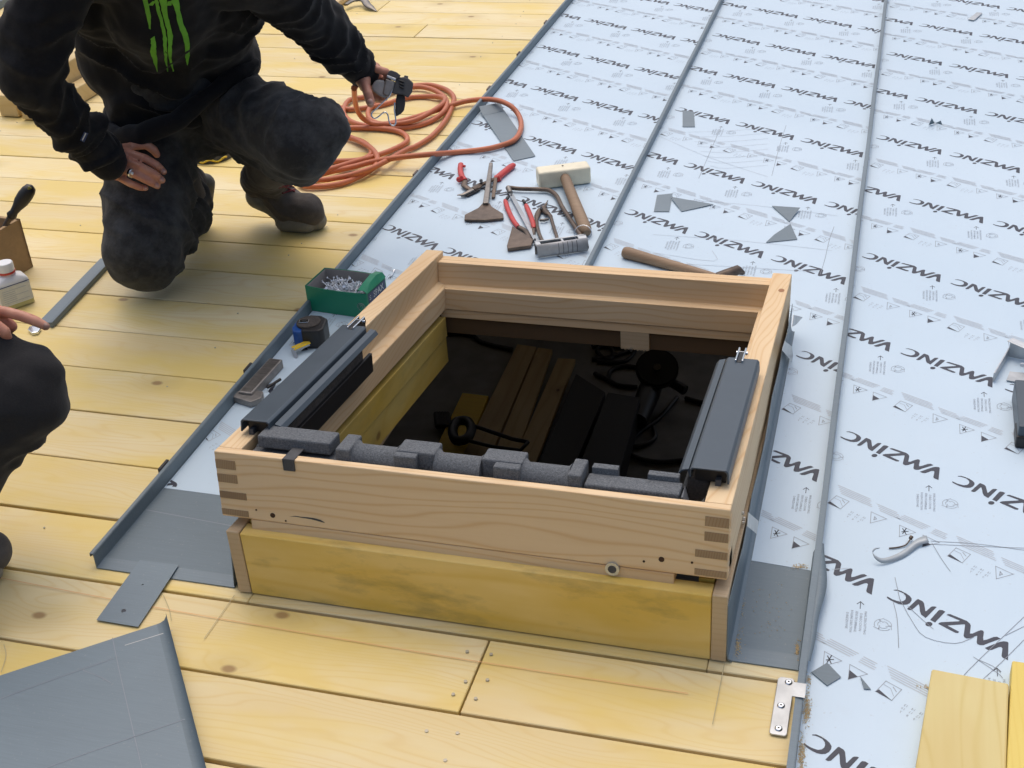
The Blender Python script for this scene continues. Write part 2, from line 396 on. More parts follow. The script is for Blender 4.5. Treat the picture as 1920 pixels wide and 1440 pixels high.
for i in range(9): hb.box((.430+i*.0066, .930, -.0375-.0012*(i % 2)), (.4335+i*.0066, .9345, -.0355))
hb.build('timber_block', m_curb_end, curb, loc='c')
MB().tube([(.452, .9305, -.034), (.452, .922, -.0345)], .0035, 8).build('screw', m_chrome, curb)

# ================================================================== the roof window frame
frame = thing('roof_window_frame', 'pale pine roof window frame without glass, with finger-jointed corners, open over a dark room', 'window frame', (.38, .5, .05))
FW, FL, FH = .780, .976, .1125
def fprism(name, poly_xz_or_yz, a, b, axis, m, bevel=.0018):
    """profile extruded along the frame's y (axis 'y': profile in x,z) or x (axis 'x': profile in y,z)"""
    mb = MB()
    n = len(poly_xz_or_yz)
    if axis == 'y': vs = [(p, t, q) for t in (a, b) for p, q in poly_xz_or_yz]
    else: vs = [(t, p, q) for t in (a, b) for p, q in poly_xz_or_yz]
    ar = sum(poly_xz_or_yz[i][0]*poly_xz_or_yz[(i+1) % n][1]-poly_xz_or_yz[(i+1) % n][0]*poly_xz_or_yz[i][1] for i in range(n))
    fs = [tuple(range(n)), tuple(range(2*n-1, n-1, -1))]+[(i, n+i, n+(i+1) % n, (i+1) % n) for i in range(n)]
    if (ar < 0) != (axis == 'x'): fs = [f[::-1] for f in fs]
    mb.add([FT @ Vector(p) for p in vs], fs)
    return mb.build(name, m, frame, bevel=bevel, loc='c')
# side rails: tall outer part, a ledge, thicker lower part
LP = [(0, 0), (.058, 0), (.058, .049), (.050, .052), (.038, .056), (.038, FH), (0, FH)]
fprism('side_rail', LP, .0165, FL, 'y', m_pine_y)
RP = [(FW-x, z) for x, z in LP]
fprism('side_rail', RP, .0165, FL, 'y', m_pine_y)
FP = [(0, 0), (.050, 0), (.050, .030), (.016, .032), (.016, FH), (0, FH)]
fprism('front_rail', FP, .0, FW, 'x', m_pine_x)
BP = [(FL, .0), (FL-.058, 0), (FL-.058, .047), (FL-.042, .051), (FL-.040, .100), (FL-.024, .1005), (FL-.023, .0985), (FL-.021, .1005), (FL, .101)]
fprism('back_rail', BP, .0385, FW-.0385, 'x', m_pine_x)
# lower sill strip, set back
mb = MB().box((.048, .0012, -.020), (FW-.075, .05, -.0012), FT); mb.build('sill_strip', m_pine_x, frame, bevel=.001, seg=1, loc='c')
mb = MB().box((.045, FL-.055, -.02), (FW-.045, FL-.005, -.0012), FT); mb.build('sill_strip', m_pine_x, frame, bevel=.001, seg=1, loc='c')
for side_ in (0, 1):
    for z0, z1, w in ((.084, .099, .034), (.0605, .0745, .034), (.033, .0445, .046), (.0035, .0135, .046)):
        x0, x1 = (.0012, w) if side_ == 0 else (FW-w, FW-.0012)
        MB().box((x0, -.0009, z0), (x1, .004, z1), FT).build('finger_joint', m_endgrain, frame, loc='c')
        s0 = -.0008 if side_ == 0 else FW-.003
        MB().box((s0, .002, z0), (s0+.0038, .0155, z1), FT).build('finger_joint', m_pine_x, frame, loc='c')
def fdisc(name, x, z, r, m, d=.0007, n=10):
    MB().tube([FT @ Vector((x, .002, z)), FT @ Vector((x, -d, z))], r, n).build(name, m, frame, smooth=False)
m_hole = mat('drill_hole', (.06, .03, .015), .9)
for x, z, r in ((.087, .012, .0042), (.060, .018, .0015), (.108, .005, .0015), (FW-.093, .021, .0042), (FW-.050, .022, .0018), (FW-.118, .014, .0018)): fdisc('drill_hole', x, z, r, m_hole)
gx = .617
MB().tube([FT @ Vector((gx, .004, -.004)), FT @ Vector((gx, -.0035, -.004))], .0105, 18).build('grommet', m_galv, frame)
MB().tube([FT @ Vector((gx, .0, -.004)), FT @ Vector((gx, -.0042, -.004))], .0062, 14).build('grommet_hole', m_rubber, frame)
def onframe(x, y, z): return FT @ Vector((x, y, z))
# dark resin streak and knot on the front
mb = MB(); pts = [(.115, .0135), (.125, .0150), (.137, .0143), (.150, .0140), (.160, .0125), (.170, .0108), (.174, .0110), (.166, .0150), (.156, .0165), (.146, .0165), (.135, .0158), (.125, .0162)]
mb.add([onframe(x, -.0005, z) for x, z in pts], [tuple(range(len(pts)))]); mb.build('resin_streak', m_rubber, frame)
kn = MB(); kn.add([onframe(.758+.007*math.cos(a), .20+.010*math.sin(a), FH+.0004) for a in [i*.628 for i in range(10)]], [tuple(range(10))]); kn.add([onframe(.768+.006*math.cos(a), .875+.010*math.sin(a), FH+.0004) for a in [i*.628 for i in range(10)]], [tuple(range(10))])
kn.build('knot', mat('knot_brown', (.36, .17, .07), .6), frame)

# rubber strip hooked over the front rail
mb = MB().box((.1145, -.0022, .094), (.1335, .0, .1125), FT).box((.1145, -.0022, .1125), (.1335, .045, .1142), FT)
tag(mb.build('rubber_strip', m_rubber, bevel=.0006, seg=1), 'short dark grey strap folded over the top of the pine front rail', 'strap')
# ------------------------------------------------------------------ grey foam profile in the front of the frame
foam = thing('foam_profile', 'long grey speckled foam filler with round necks and square blocks lying behind the front rail', 'foam strip', tuple(onframe(.38, .04, .06)))
def fbox(x0, x1, y0, y1, z0, z1, name='foam_block', m=m_foam, bevel=.003):
    MB().box((x0, y0, z0), (x1, y1, z1), FT).build(name, m, foam, bevel=bevel, seg=2, loc='c')
fbox(.044, .188, .018, .058, .068, .1005)
fbox(.056, .176, .036, .076, .1065, .1275, 'foam_pad')
fbox(.044, .176, .050, .076, .070, .1030, 'foam_back')
def neck(x0, x1, r=.0215): MB().tube([onframe(x0, .048, .1030), onframe(x0+.005, .048, .1030), onframe(x1-.005, .048, .1030), onframe(x1, .048, .1030)], [r+.005, r, r, r+.005], 24).build('foam_neck', m_foam, foam)
fbox(.191, .214, .020, .073, .070, .1285)
neck(.214, .283)
fbox(.283, .343, .034, .073, .070, .1300); fbox(.283, .318, .020, .035, .070, .1285)
neck(.343, .414)
fbox(.414, .476, .036, .073, .070, .1300); fbox(.436, .476, .020, .037, .070, .1285)
neck(.476, .546)
fbox(.546, .566, .020, .073, .070, .1285)
fbox(.566, .708, .018, .050, .068, .0995); fbox(.570, .706, .022, .058, .1025, .1155, 'foam_pad')
fbox(.574, .612, .056, .070, .095, .1255, 'foam_tab', bevel=.0015); fbox(.655, .700, .056, .070, .095, .1235, 'foam_tab', bevel=.0015)
mb = MB(); vs = [onframe(*p) for p in [(.709, .018, .068), (.732, .018, .068), (.709, .056, .068), (.709, .018, .114), (.712, .018, .114), (.709, .056, .112)]]
mb.add(vs, [(0, 2, 1), (3, 4, 5), (0, 1, 4, 3), (1, 2, 5, 4), (2, 0, 3, 5)]); mb.build('foam_wedge', m_foam, foam, loc='c')
mb = MB(); vs = [onframe(*p) for p in [(.725, .018, .068), (.741, .018, .068), (.738, .05, .068), (.734, .018, .106), (.741, .018, .098), (.738, .05, .100)]]
mb.add(vs, [(0, 2, 1), (3, 4, 5), (0, 1, 4, 3), (1, 2, 5, 4), (2, 0, 3, 5)]); mb.build('foam_wedge', m_foam, foam, loc='c')
fbox(.040, .740, .026, .060, .034, .0675, 'foam_base', m_foam_d)
# ------------------------------------------------------------------ anthracite cover profiles on the side rails
def cover(sgn, label):
    X = (lambda x: x) if sgn > 0 else (lambda x: FW-.0-x)
    c = thing('cover_profile', label, 'cover profile', tuple(onframe(X(.045), .26, .113)), 'dark grey aluminium cover profiles resting on the side rails')
    def pr(name, prof, a, b, m, bev=.0009):
        n = len(prof); vs = [(X(p), t, q) for t in (a, b) for p, q in prof]
        ar = sum(prof[i][0]*prof[(i+1) % n][1]-prof[(i+1) % n][0]*prof[i][1] for i in range(n))
        fs = [tuple(range(n)), tuple(range(2*n-1, n-1, -1))]+[(i, n+i, n+(i+1) % n, (i+1) % n) for i in range(n)]
        if (ar < 0) != (sgn < 0): fs = [f[::-1] for f in fs]
        return MB().add([FT @ Vector(p) for p in vs], fs).build(name, m, c, bevel=bev, seg=2)
    a, b = .060, .462
    w0 = .016 if sgn > 0 else .010; w1 = .066
    pr('lid', [(w0, .1185), (w0+.0015, .1365), (w0+.005, .140), (w1-.004, .140), (w1, .137), (w1, .124), (w1-.002, .124), (w1-.002, .135), (w1-.006, .1375), (w0+.007, .1375), (w0+.004, .134), (w0+.003, .1185)], a, b, m_anthr)
    pr('lip', [(w1+.0005, .120), (w1+.003, .131), (w1+.013, .1285), (w1+.018, .122), (w1+.0165, .1205), (w1+.012, .126), (w1+.005, .1285), (w1+.002, .119)], a+.012, b+.012, m_anthr, .0004)
    pr('core', [(w0+.006, .1130), (w0+.006, .1345), (w1-.006, .1345), (w1-.006, .1130)], a+.014, b-.015, m_black, .001)
    pr('foot', [(w0+.012, .1128), (w0+.012, .122), (w0+.020, .122), (w0+.020, .1128)], a+.003, a+.03, m_rubber, .0004)
    pr('foam_pad', [(.040, .060), (.040, .112), (w1+.006, .112), (w1+.006, .060)], a+.02, b-.035, m_foam_d, .004)
    pr('rubber_seal', [(w1+.0065, .058), (w1+.0065, .094), (w1+.013, .094), (w1+.013, .058)], a+.02, b-.012, m_black, .001)
    # hinge: two bright plates with a pin
    for dx in (.038, .049):
        MB().box((X(dx)-.0016, b-.02, .1145), (X(dx)+.0016, b+.035, .145), FT).build('hinge_plate', m_chrome, c, bevel=.0012, loc='c')
    MB().box((X(.0435)-.004, b-.02, .115), (X(.0435)+.004, b+.026, .141), FT).build('hinge_core', m_black, c, bevel=.001, loc='c')
    MB().tube([onframe(X(.034), b+.028, .137), onframe(X(.053), b+.028, .137)], .0035, 10).build('hinge_pin', m_chrome, c)
    if sgn > 0:
        MB().tube([onframe(.060, b-.045, .075), onframe(.072, b-.05, .080)], [.013, .009], 12).build('bolt', m_chrome, c)
    return c
cover(1, 'dark grey metal cover profile over the left rail, beside the blue tape measure')
cover(-1, 'dark grey metal cover profile on the right rail of the window frame')

# ================================================================== zinc trays with printed film
SA, SB, SC, SD = -.264, .299, .882, 1.462
YE = 5.3
def tray(name, label, x0, x1, polys, film, zb=.0035, yst=0.0):
    t = thing(name, label, 'zinc sheet', ((x0+x1)/2, 2.2, 0), 'long zinc roofing trays covered with printed protective film')
    mb = MB()
    for p in polys: mb.prism(p, zb-.001, zb)
    mb.build('sheet', m_zinc, t)
    fb = MB()
    for p in film: fb.prism(p, zb+.0001, zb+.0005)
    fb.build('protective_film', m_film, t)
    return t
def stand(t, x, y0, y1, h=.028, cap=.0075, dirn=-1, m=m_zinc_d, wav=0.0):
    """one folded upstand with its small flat cap"""
    n = max(2, int((y1-y0)/.12)); v = []; f = []
    for i in range(n+1):
        y = y0+(y1-y0)*i/n; w = wav*math.sin(i*1.9)+.0006*math.sin(i*.9)
        v += [(x, y, .003), (x+w, y, h), (x+w+dirn*cap, y, h+.0008), (x+w+dirn*cap, y, h-.006), (x+w+dirn*cap+.0009, y, h-.006), (x+w+.0009*0+dirn*(cap-.0012), y, h-.0012), (x+w+.0011, y, h-.0012), (x+.0011, y, .003)]
    for i in range(n):
        for k in range(8): a, b = i*8+k, i*8+(k+1) % 8; f.append((a, b, b+8, a+8))
    f += [tuple(range(8)), tuple(range(n*8+7, n*8-1, -1))]
    mb = MB().add(v, f)
    return mb.build('upstand', m, t)
ZB = .0035
t1 = tray('zinc_tray', 'left film-covered zinc tray with the tools on it, its folded edge beside the boards', SA, SB,
    [[(SA, .034), (-.0125, .034), (-.0125, .99), (SA, .99)], [(SA, .99), (SB-.001, .99), (SB-.001, YE), (SA, YE)]],
    [[(SA+.003, .234), (-.014, .232), (-.014, .989), (SA+.003, .989)], [(SA+.003, .989), (SB-.004, .989), (SB-.004, YE-.01), (SA+.003, YE-.01)]])
t2 = tray('zinc_tray', 'middle film-covered zinc tray behind the window frame, strewn with small grey offcuts', SB, SC,
    [[(.779, .034), (SC-.001, .034), (SC-.001, .99), (.779, .99)], [(SB+.001, .99), (SC-.001, .99), (SC-.001, YE), (SB+.001, YE)]],
    [[(.7815, .235), (SC-.004, .228), (SC-.004, .989), (.7815, .989)], [(SB+.004, .989), (SC-.004, .989), (SC-.004, YE-.01), (SB+.004, YE-.01)]])
t3 = tray('zinc_tray', 'right film-covered zinc tray, widest in view, with offcut boards on its near end', SC, SD,
    [[(SC+.002, -.78), (SD, -.78), (SD, YE), (SC+.002, YE)]], [[(SC+.0045, -.77), (SD-.003, -.77), (SD-.003, YE-.01), (SC+.0045, YE-.01)]])
t4 = tray('zinc_tray', 'outermost film-covered zinc tray at the right edge of the roof', SD, 2.04,
    [[(SD+.002, -.78), (2.04, -.78), (2.04, YE), (SD+.002, YE)]], [[(SD+.0045, -.77), (2.03, -.77), (2.03, YE-.01), (SD+.0045, YE-.01)]])
stand(t1, SA, .009, YE, .030, .006, -1); stand(t1, SB-.004, 1.0, YE, .024, .0062, 1)
stand(t2, SB+.004, 1.0, YE, .026, .0078, -1, m_zinc_l)
stand(t2, SC-.0045, .02, YE, .024, .006, 1, wav=.0007)
stand(t3, SC+.0035, -.78, YE, .027, .009, -1, m_zinc_l); stand(t3, SD-.004, -.78, YE, .024, .006, 1)
stand(t4, SD+.004, -.78, YE, .026, .009, -1, m_zinc_l)
# the wavy hand-bent flange beside the near end of the middle tray
n = 16; v = []
for i in range(n+1):
    y = .0+.27*i/n; bulge = .013*math.exp(-((y-.17)/.07)**2)+.005*math.exp(-((y-.05)/.05)**2)
    v += [(SC-.008, y+.004, .0045), (SC+.001, y+.004, .026), (SC+.006+bulge, y+.004, .024-.10*bulge), (SC+.006+bulge, y+.004, .0230-.10*bulge)]
f = []
for i in range(n):
    for k in range(3): a = i*4+k; f.append((a, a+4, a+5, a+1))
MB().add(v, f, True).build('bent_flange', m_zinc_l, t2)
# front lips: the bare ends slope down to the boards
def lip(t, x0, x1, ye, yl):
    MB().add([(x0, yl, ZB+.0008), (x1, yl, ZB+.0008), (x1, ye, -.0000+.0022), (x0, ye, .0022), (x1, ye, .0006), (x0, ye, .0006), (x0, yl, .0012), (x1, yl, .0012)], [(0, 3, 2, 1), (3, 5, 4, 2), (6, 7, 4, 5)]).build('front_lip', m_zinc_l, t)
lip(t1, SA, -.0125, .0085, .034); lip(t2, .779, SC-.003, .006, .034)
# upturn against the right and left of the curb
prof = [(.003, -.0015, .106), (.03, .0, .112), (.08, .001, .110), (.14, .0022, .104), (.2, .0012, .098), (.28, .0, .101), (.36, .0022, .099), (.43, .0035, .102), (.5, .0015, .094), (.58, .0, .098), (.67, .0025, .101), (.76, .0005, .090), (.84, .003, .086), (.92, .001, .078), (.985, .0, .07)]
v = []; f = []
for y, dx, z in prof:
    r = min(1, y/.05)
    v += [(.7745+dx, y, z), (.7735+.0*dx, y, .020), (.7755, y, .008), (.7805, y, ZB+.0012), (.7805, y, .001), (.7740, y, .005), (.7718, y, .02), (.7735+dx, y, z)]
for i in range(len(prof)-1):
    for k in range(8): a, b = i*8+k, i*8+(k+1) % 8; f.append((a, a+8, b+8, b))
f.append(tuple(range(8)))
MB().add(v, f).build('curb_upturn', m_zinc_l, t2)
v = [(-.0015, .012, .092), (-.0045, .014, .100), (-.0125, .010, .003), (-.0125, .95, .003), (-.004, .95, .03), (-.003, .5, .09)]
MB().add([(x, y, z) for x, y, z in v]+[(x-.001, y, z) for x, y, z in v], [(0, 1, 2), (1, 2, 3, 4, 5), (8, 7, 6), (11, 10, 9, 8, 7)]).build('curb_upturn', m_zinc_d, t1)
# torn tabs of the upturn
for pts in ([UX(x, y, .800) for x, y in [(1402, 960), (1406, 963), (1421, 976), (1418, 1000), (1400, 985)]], [UX(x, y, .786) for x, y in [(1471, 639), (1484, 649), (1486, 666), (1484, 676), (1476, 668), (1466, 656)]], [UX(x, y, .795) for x, y in [(1487, 590), (1504, 594), (1493, 607), (1484, 612)]]):
    vs = [Vector(p) for p in pts]; n = len(vs)
    MB().add(vs+[p+Vector((.001, -.001, -.0006)) for p in vs], [tuple(range(n)), tuple(range(2*n-1, n-1, -1))]+[(i, (i+1) % n, n+(i+1) % n, n+i) for i in range(n)]).build('torn_tab', m_galv, t2)
# small fixing clips along the left edge
for px, py in [(466, 692), (318, 877), (602, 543), (786, 327), (848, 165), (972, 102), (1015, 43)]:
    p = U(px, py, .026); y = p.y
    MB().box((SA-.0125, y-.016, .020), (SA-.0068, y+.016, .0325)).build('clip', m_dark if py > 600 else m_rust, t1, bevel=.0008, seg=1, loc='c')
MB().box((SC-.0105, -.075, .0285), (SC+.0065, -.048, .0300)).build('clip', m_galv, t3, loc='c')
for px, py in ((1393, 962), (1395, 972), (1394, 980)):
    q = UX(px, py, .7705); MB().tube([q-Vector((.002, 0, 0)), q+Vector((.0015, 0, 0))], .0032, 8).build('screw', m_chrome, t2)
# pencil line on the bare end
marks('pencil_line', [[(SA+.004, .168), (-.014, .150)]], .0016, m_pencil, ZB+.0002, t1)

# ================================================================== printing on the film
A_ = Vector((.1908, -.1045)); B_ = Vector((.0965, .3215)); 
LET = eval('''[[(95,208),(146,223),(208,202),(282,157),(332,109),(360,55),(358,6),(335,-53),(294,-94),(240,-111),(179,-108),(118,-82),(56,-46),(12,-10),(-3,16),(8,33),(26,20),(79,-16),(141,-38),(190,-48),(238,-28),(267,11),(276,58),(269,105),(234,157),(184,183),(135,197),(96,193)],[(296,-196),(332,-215),(368,-200),(462,-50),(474,-105),(484,-218),(500,-281),(566,-343),(637,-215),(719,-65),(696,-56),(654,-65),(636,-82),(571,-191),(559,-187),(550,-99),(537,-6),(515,29),(454,65),(436,51),(360,-81)],[(629,-373),(697,-415),(844,-144),(803,-118),(761,-119),(743,-142)],[(663,-460),(656,-486),(638,-508),(612,-520),(587,-519),(569,-504),(562,-481),(568,-454),(586,-432),(612,-420),(637,-422),(656,-436)],[(860,-213),(880,-190),(915,-186),(1144,-289),(1184,-337),(1198,-380),(1183,-558),(1220,-550),(1297,-479),(1338,-452),(1367,-456),(1377,-490),(1363,-611),(1367,-664),(1414,-640),(1507,-566),(1554,-549),(1604,-582),(1446,-701),(1365,-769),(1313,-779),(1279,-763),(1272,-729),(1283,-591),(1271,-590),(1184,-657),(1137,-676),(1103,-656),(1094,-622),(1119,-378),(1101,-372),(931,-426),(873,-448),(1035,-552),(1017,-583),(977,-582),(843,-500),(744,-437),(756,-411),(791,-390),(1026,-323),(1050,-305)],[(1380,-826),(1425,-857),(1476,-846),(1569,-768),(1603,-758),(1620,-781),(1602,-943),(1612,-975),(1686,-1017),(1707,-647),(1693,-628),(1642,-628),(1596,-649),(1491,-731)]]''')
LET = [[(x/10000, y/10000) for x, y in l] for l in LET]
def clip_poly(poly, r):
    x0, y0, x1, y1 = r
    for ax, lim, sg in ((0, x0, 1), (0, x1, -1), (1, y0, 1), (1, y1, -1)):
        out = []
        for i in range(len(poly)):
            p, q = poly[i-1], poly[i]; dp, dq = (p[ax]-lim)*sg, (q[ax]-lim)*sg
            if (dp >= 0) != (dq >= 0):
                t = dp/(dp-dq); out.append((p[0]+(q[0]-p[0])*t, p[1]+(q[1]-p[1])*t))
            if dq >= 0: out.append(q)
        poly = out
        if not poly: return []
    return poly
ref = Vector(U2(1575.5, 821, .004))
def rel(px, py, ox=1540, oy=780, s=6.0, o=None):
    p = Vector(U2(ox+px/s, oy+py/s, .004))-(o or ref); return (p.x, p.y)
def stroke(pts, w, closed=False):
    out = []; pts = [Vector(p) for p in pts]; n = len(pts)
    for i in range(n if closed else n-1):
        p, q = pts[i], pts[(i+1) % n]; d = q-p
        if d.length < 1e-6: continue
        d.normalize(); x = Vector((-d.y, d.x))*w/2; e = d*w/2
        out.append([tuple(p-x-e), tuple(q-x+e), tuple(q+x+e), tuple(p+x-e)])
    return out
dark, mid, pale = [], [], []          # polygons of one repeat, relative to the C of the word
dark += LET
tip, tail = Vector(rel(1210, 790)), Vector(rel(1210, 852)); ad = (tip-tail).normalized(); ax = Vector((ad.y, -ad.x))
dark += stroke([tail, tip], .0011)+stroke([tip-ad*.006-ax*.0048, tip, tip-ad*.006+ax*.0048], .0012)
def text_polys(txt, size):
    c = bpy.data.curves.new('t', 'FONT'); c.body = txt; c.size = size; c.resolution_u = 1; c.align_x = 'CENTER'
    o = bpy.data.objects.new('t', c); COL.objects.link(o); dg = bpy.context.evaluated_depsgraph_get(); dg.update()
    me = o.evaluated_get(dg).to_mesh(); vs = [v.co.copy() for v in me.vertices]; ps = [[(vs[i].x, vs[i].y) for i in p.vertices] for p in me.polygons]
    o.evaluated_get(dg).to_mesh_clear(); bpy.data.objects.remove(o); bpy.data.curves.remove(c); return ps
def place(polys, c, xd, yd): return [[(c[0]+xd.x*x+yd.x*y, c[1]+xd.y*x+yd.y*y) for x, y in p] for p in polys]
for (tx, ty, bx, by), w in zip([(1085, 885, 1083, 1030), (1132, 868, 1127, 1062), (1180, 875, 1172, 1058), (1225, 895, 1222, 1050), (1270, 875, 1270, 1082)], ['DIREZIONE', 'ROLLING DIRECTION', 'SENS DE LAMINAGE', 'DIRECCION', 'WALZRICHTUNG']):
    a, b = Vector(rel(tx, ty)), Vector(rel(bx, by)); d = (b-a); L = d.length; d.normalize(); yd = Vector((-d.y, d.x))
    ps = text_polys(w, .0052); xs = [x for p in ps for x, y in p]; k = L/(max(xs)-min(xs))
    mid += place([[(x*k, y-.0018) for x, y in p] for p in ps], (a+b)/2, d, yd)
cR = Vector(rel(1450, 995))
for j in range(3):                        # three chasing arrows
    for r0, a0, a1 in ((.0125, j*2.094, j*2.094+1.5), (.0075, j*2.094, j*2.094+1.5)):
        mid += stroke([cR+Vector((math.cos(a0+(a1-a0)*i/5), math.sin(a0+(a1-a0)*i/5)))*r0 for i in range(6)], .0007)
    a = j*2.094+1.5; c_, s_ = Vector((math.cos(a), math.sin(a))), Vector((-math.sin(a), math.cos(a)))
    mid += stroke([cR+c_*.015, cR+c_*.010+s_*.006, cR+c_*.005], .0008)
    a = j*2.094; c_ = Vector((math.cos(a), math.sin(a))); mid += stroke([cR+c_*.0125, cR+c_*.0075], .0007)
dark.append([rel(*p) for p in [(70, 985), (100, 968), (150, 1005), (215, 1053)]])
mid += stroke([rel(*p) for p in [(70, 985), (170, 903), (312, 968), (215, 1053)]], .0010, True)+stroke([rel(*p) for p in [(150, 930), (210, 960), (235, 1020)]], .0007)+stroke([rel(*p) for p in [(235, 950), (262, 985)]], .0012)
mid += stroke([rel(*p) for p in [(560, 1085), (733, 1165), (550, 1212)]], .0010, True)
mid += stroke([rel(600, 1140), rel(620, 1165), rel(590, 1175)], .0012, True)
mid += stroke([rel(*p) for p in [(880, 1235), (1060, 1318), (877, 1365)]], .0010, True)
for a, b in (((915, 1275), (955, 1340)), ((955, 1270), (915, 1330)), ((905, 1310), (975, 1305))): dark += stroke([rel(*a), rel(*b)], .0016)
o2 = Vector(U2(1480+465/6.857, 1080+895/6.857, .004))-Vector(rel(880, 1235))
def rel2(px, py): return rel(px, py, 1480, 1080, 6.857, o2)
mid += stroke([rel2(*p) for p in [(790, 1060), (1015, 1183), (770, 1250)]], .0010, True); dark.append([rel2(*p) for p in [(785, 1130), (890, 1215), (770, 1250)]])
ah = A_.normalized(); ap = Vector((ah.y, -ah.x))
for (cx, cy), L, nl, sh in (((330, 885), .058, 5, .004), ((715, 1065), .034, 4, .004), ((1045, 1205), .044, 4, -.002), ((1325, 1330), .021, 4, 0)):
    c = Vector(rel(cx, cy))
    for i in range(nl):
        o_ = c+ap*((i-(nl-1)/2)*.0042); x = -L/2+i*sh
        while x < L/2+i*sh:
            w = rnd.uniform(.004, .011); pale += stroke([o_+ah*x, o_+ah*min(x+w, L/2+i*sh+.003)], .0017); x += w+.0014
def rel3(px, py): return Vector(U2(px, py, .004))-(Vector(U2(1508, 1378, .004)))
for i, row in enumerate(('15   14   13', '12   11   10', ' 9    8    7')):
    mid += place(text_polys(row, .0062), Vector(rel(1095, 38))+ap*(i*.0075)-ap*.008, -ah, -ap)
def print_on(t, O, regs, ks, ms):
    for nm, polys, m in (('printed_logo', dark, m_ink), ('printed_symbol', mid, m_ink_m), ('fine_print', pale, m_ink_l)):
        mb = MB()
        logo = nm == 'printed_logo'
        for k in ks:
            for mm in ms:
                o = O+B_*k+A_*mm
                if logo: mb = MB()
                for r in regs:
                    if o.x+.25 < r[0] or o.x-.05 > r[2] or o.y+.05 < r[1] or o.y-.25 > r[3]: continue
                    for p in polys:
                        q = [(x+o.x, y+o.y) for x, y in p]
                        xs = [c[0] for c in q]; ys = [c[1] for c in q]
                        if max(xs) < r[0] or min(xs) > r[2] or max(ys) < r[1] or min(ys) > r[3]: continue
                        if min(xs) < r[0] or max(xs) > r[2] or min(ys) < r[1] or max(ys) > r[3]: q = clip_poly(q, r)
                        if len(q) >= 3:
                            ar = sum(q[i-1][0]*q[i][1]-q[i][0]*q[i-1][1] for i in range(len(q)))
                            if ar < 0: q = q[::-1]
                            if abs(ar) > 1e-8: mb.add([(x, y, ZB+.0008) for x, y in q], [tuple(range(len(q)))])
                if logo and mb.v: mb.build('printed_word', m, t, loc='c')
        if not logo: mb.build(nm, m, t)['kind'] = 'stuff'
print_on(t3, Vector((.8956, .6119)), [(SC+.005, -.76, SD-.004, YE-.02)], range(-8, 18), range(-12, 8))
print_on(t4, Vector((SD+.016, .75)), [(SD+.005, -.76, 2.02, YE-.02)], range(-8, 18), range(-12, 8))
print_on(t2, Vector((.3168, 1.5244)), [(.783, .24, SC-.006, .988), (SB+.005, .988, SC-.006, YE-.02)], range(-6, 13), range(-9, 8))
print_on(t1, Vector((-.2612, 1.350)), [(SA+.004, .24, -.016, .988), (SA+.004, .988, SB-.006, YE-.02)], range(-6, 14), range(-9, 8))
# pencil scribbles on the film
def PL(l): return [U2(x, y, .004) for x, y in l]
sk = [PL(l) for l in [[(1350, 242), (1338, 270), (1325, 300), (1310, 335)], [(1474, 235), (1460, 280), (1447, 330)], [(1564, 425), (1555, 450), (1547, 485), (1538, 515)], [(1678, 1083), (1684, 1110), (1688, 1127)],
    [(1675, 1130), (1682, 1160), (1685, 1215)], [(1688, 1125), (1710, 1165), (1735, 1195), (1790, 1207), (1826, 1195)], [(1702, 1137), (1727, 1160), (1750, 1180)], [(1732, 1020), (1820, 1024), (1920, 1028)], [(1745, 1015), (1830, 1020), (1920, 1032)], [(1747, 1018), (1765, 1048), (1782, 1072)], [(1825, 1232), (1870, 1262), (1880, 1272)], [(1836, 1238), (1862, 1250), (1876, 1262)],
    [(1920, 1157), (1880, 1195), (1815, 1258), (1790, 1290)], [(1920, 1175), (1885, 1192)], [(1920, 1200), (1880, 1240), (1830, 1286)]]]
marks('pencil_mark', sk, .0009, m_pencil, ZB+.0011, t3, 3)
sk = [PL(l) for l in [[(1290+i*6, 248+i*9), (1360, 246+i*10), (1440, 240+i*10)] for i in range(8)]+[[(1235, 255), (1320, 292), (1440, 332)], [(1225, 440), (1390, 452), (1560, 470)], [(1230, 492), (1400, 502), (1535, 510)], [(1335, 470), (1338, 490), (1225, 474)], [(1250, 372), (1420, 386), (1570, 405)], [(1560, 1068), (1590, 1066)]]]
marks('faint_pencil_mark', sk, .0010, m_pencil_l, ZB+.0010, t2, 3)
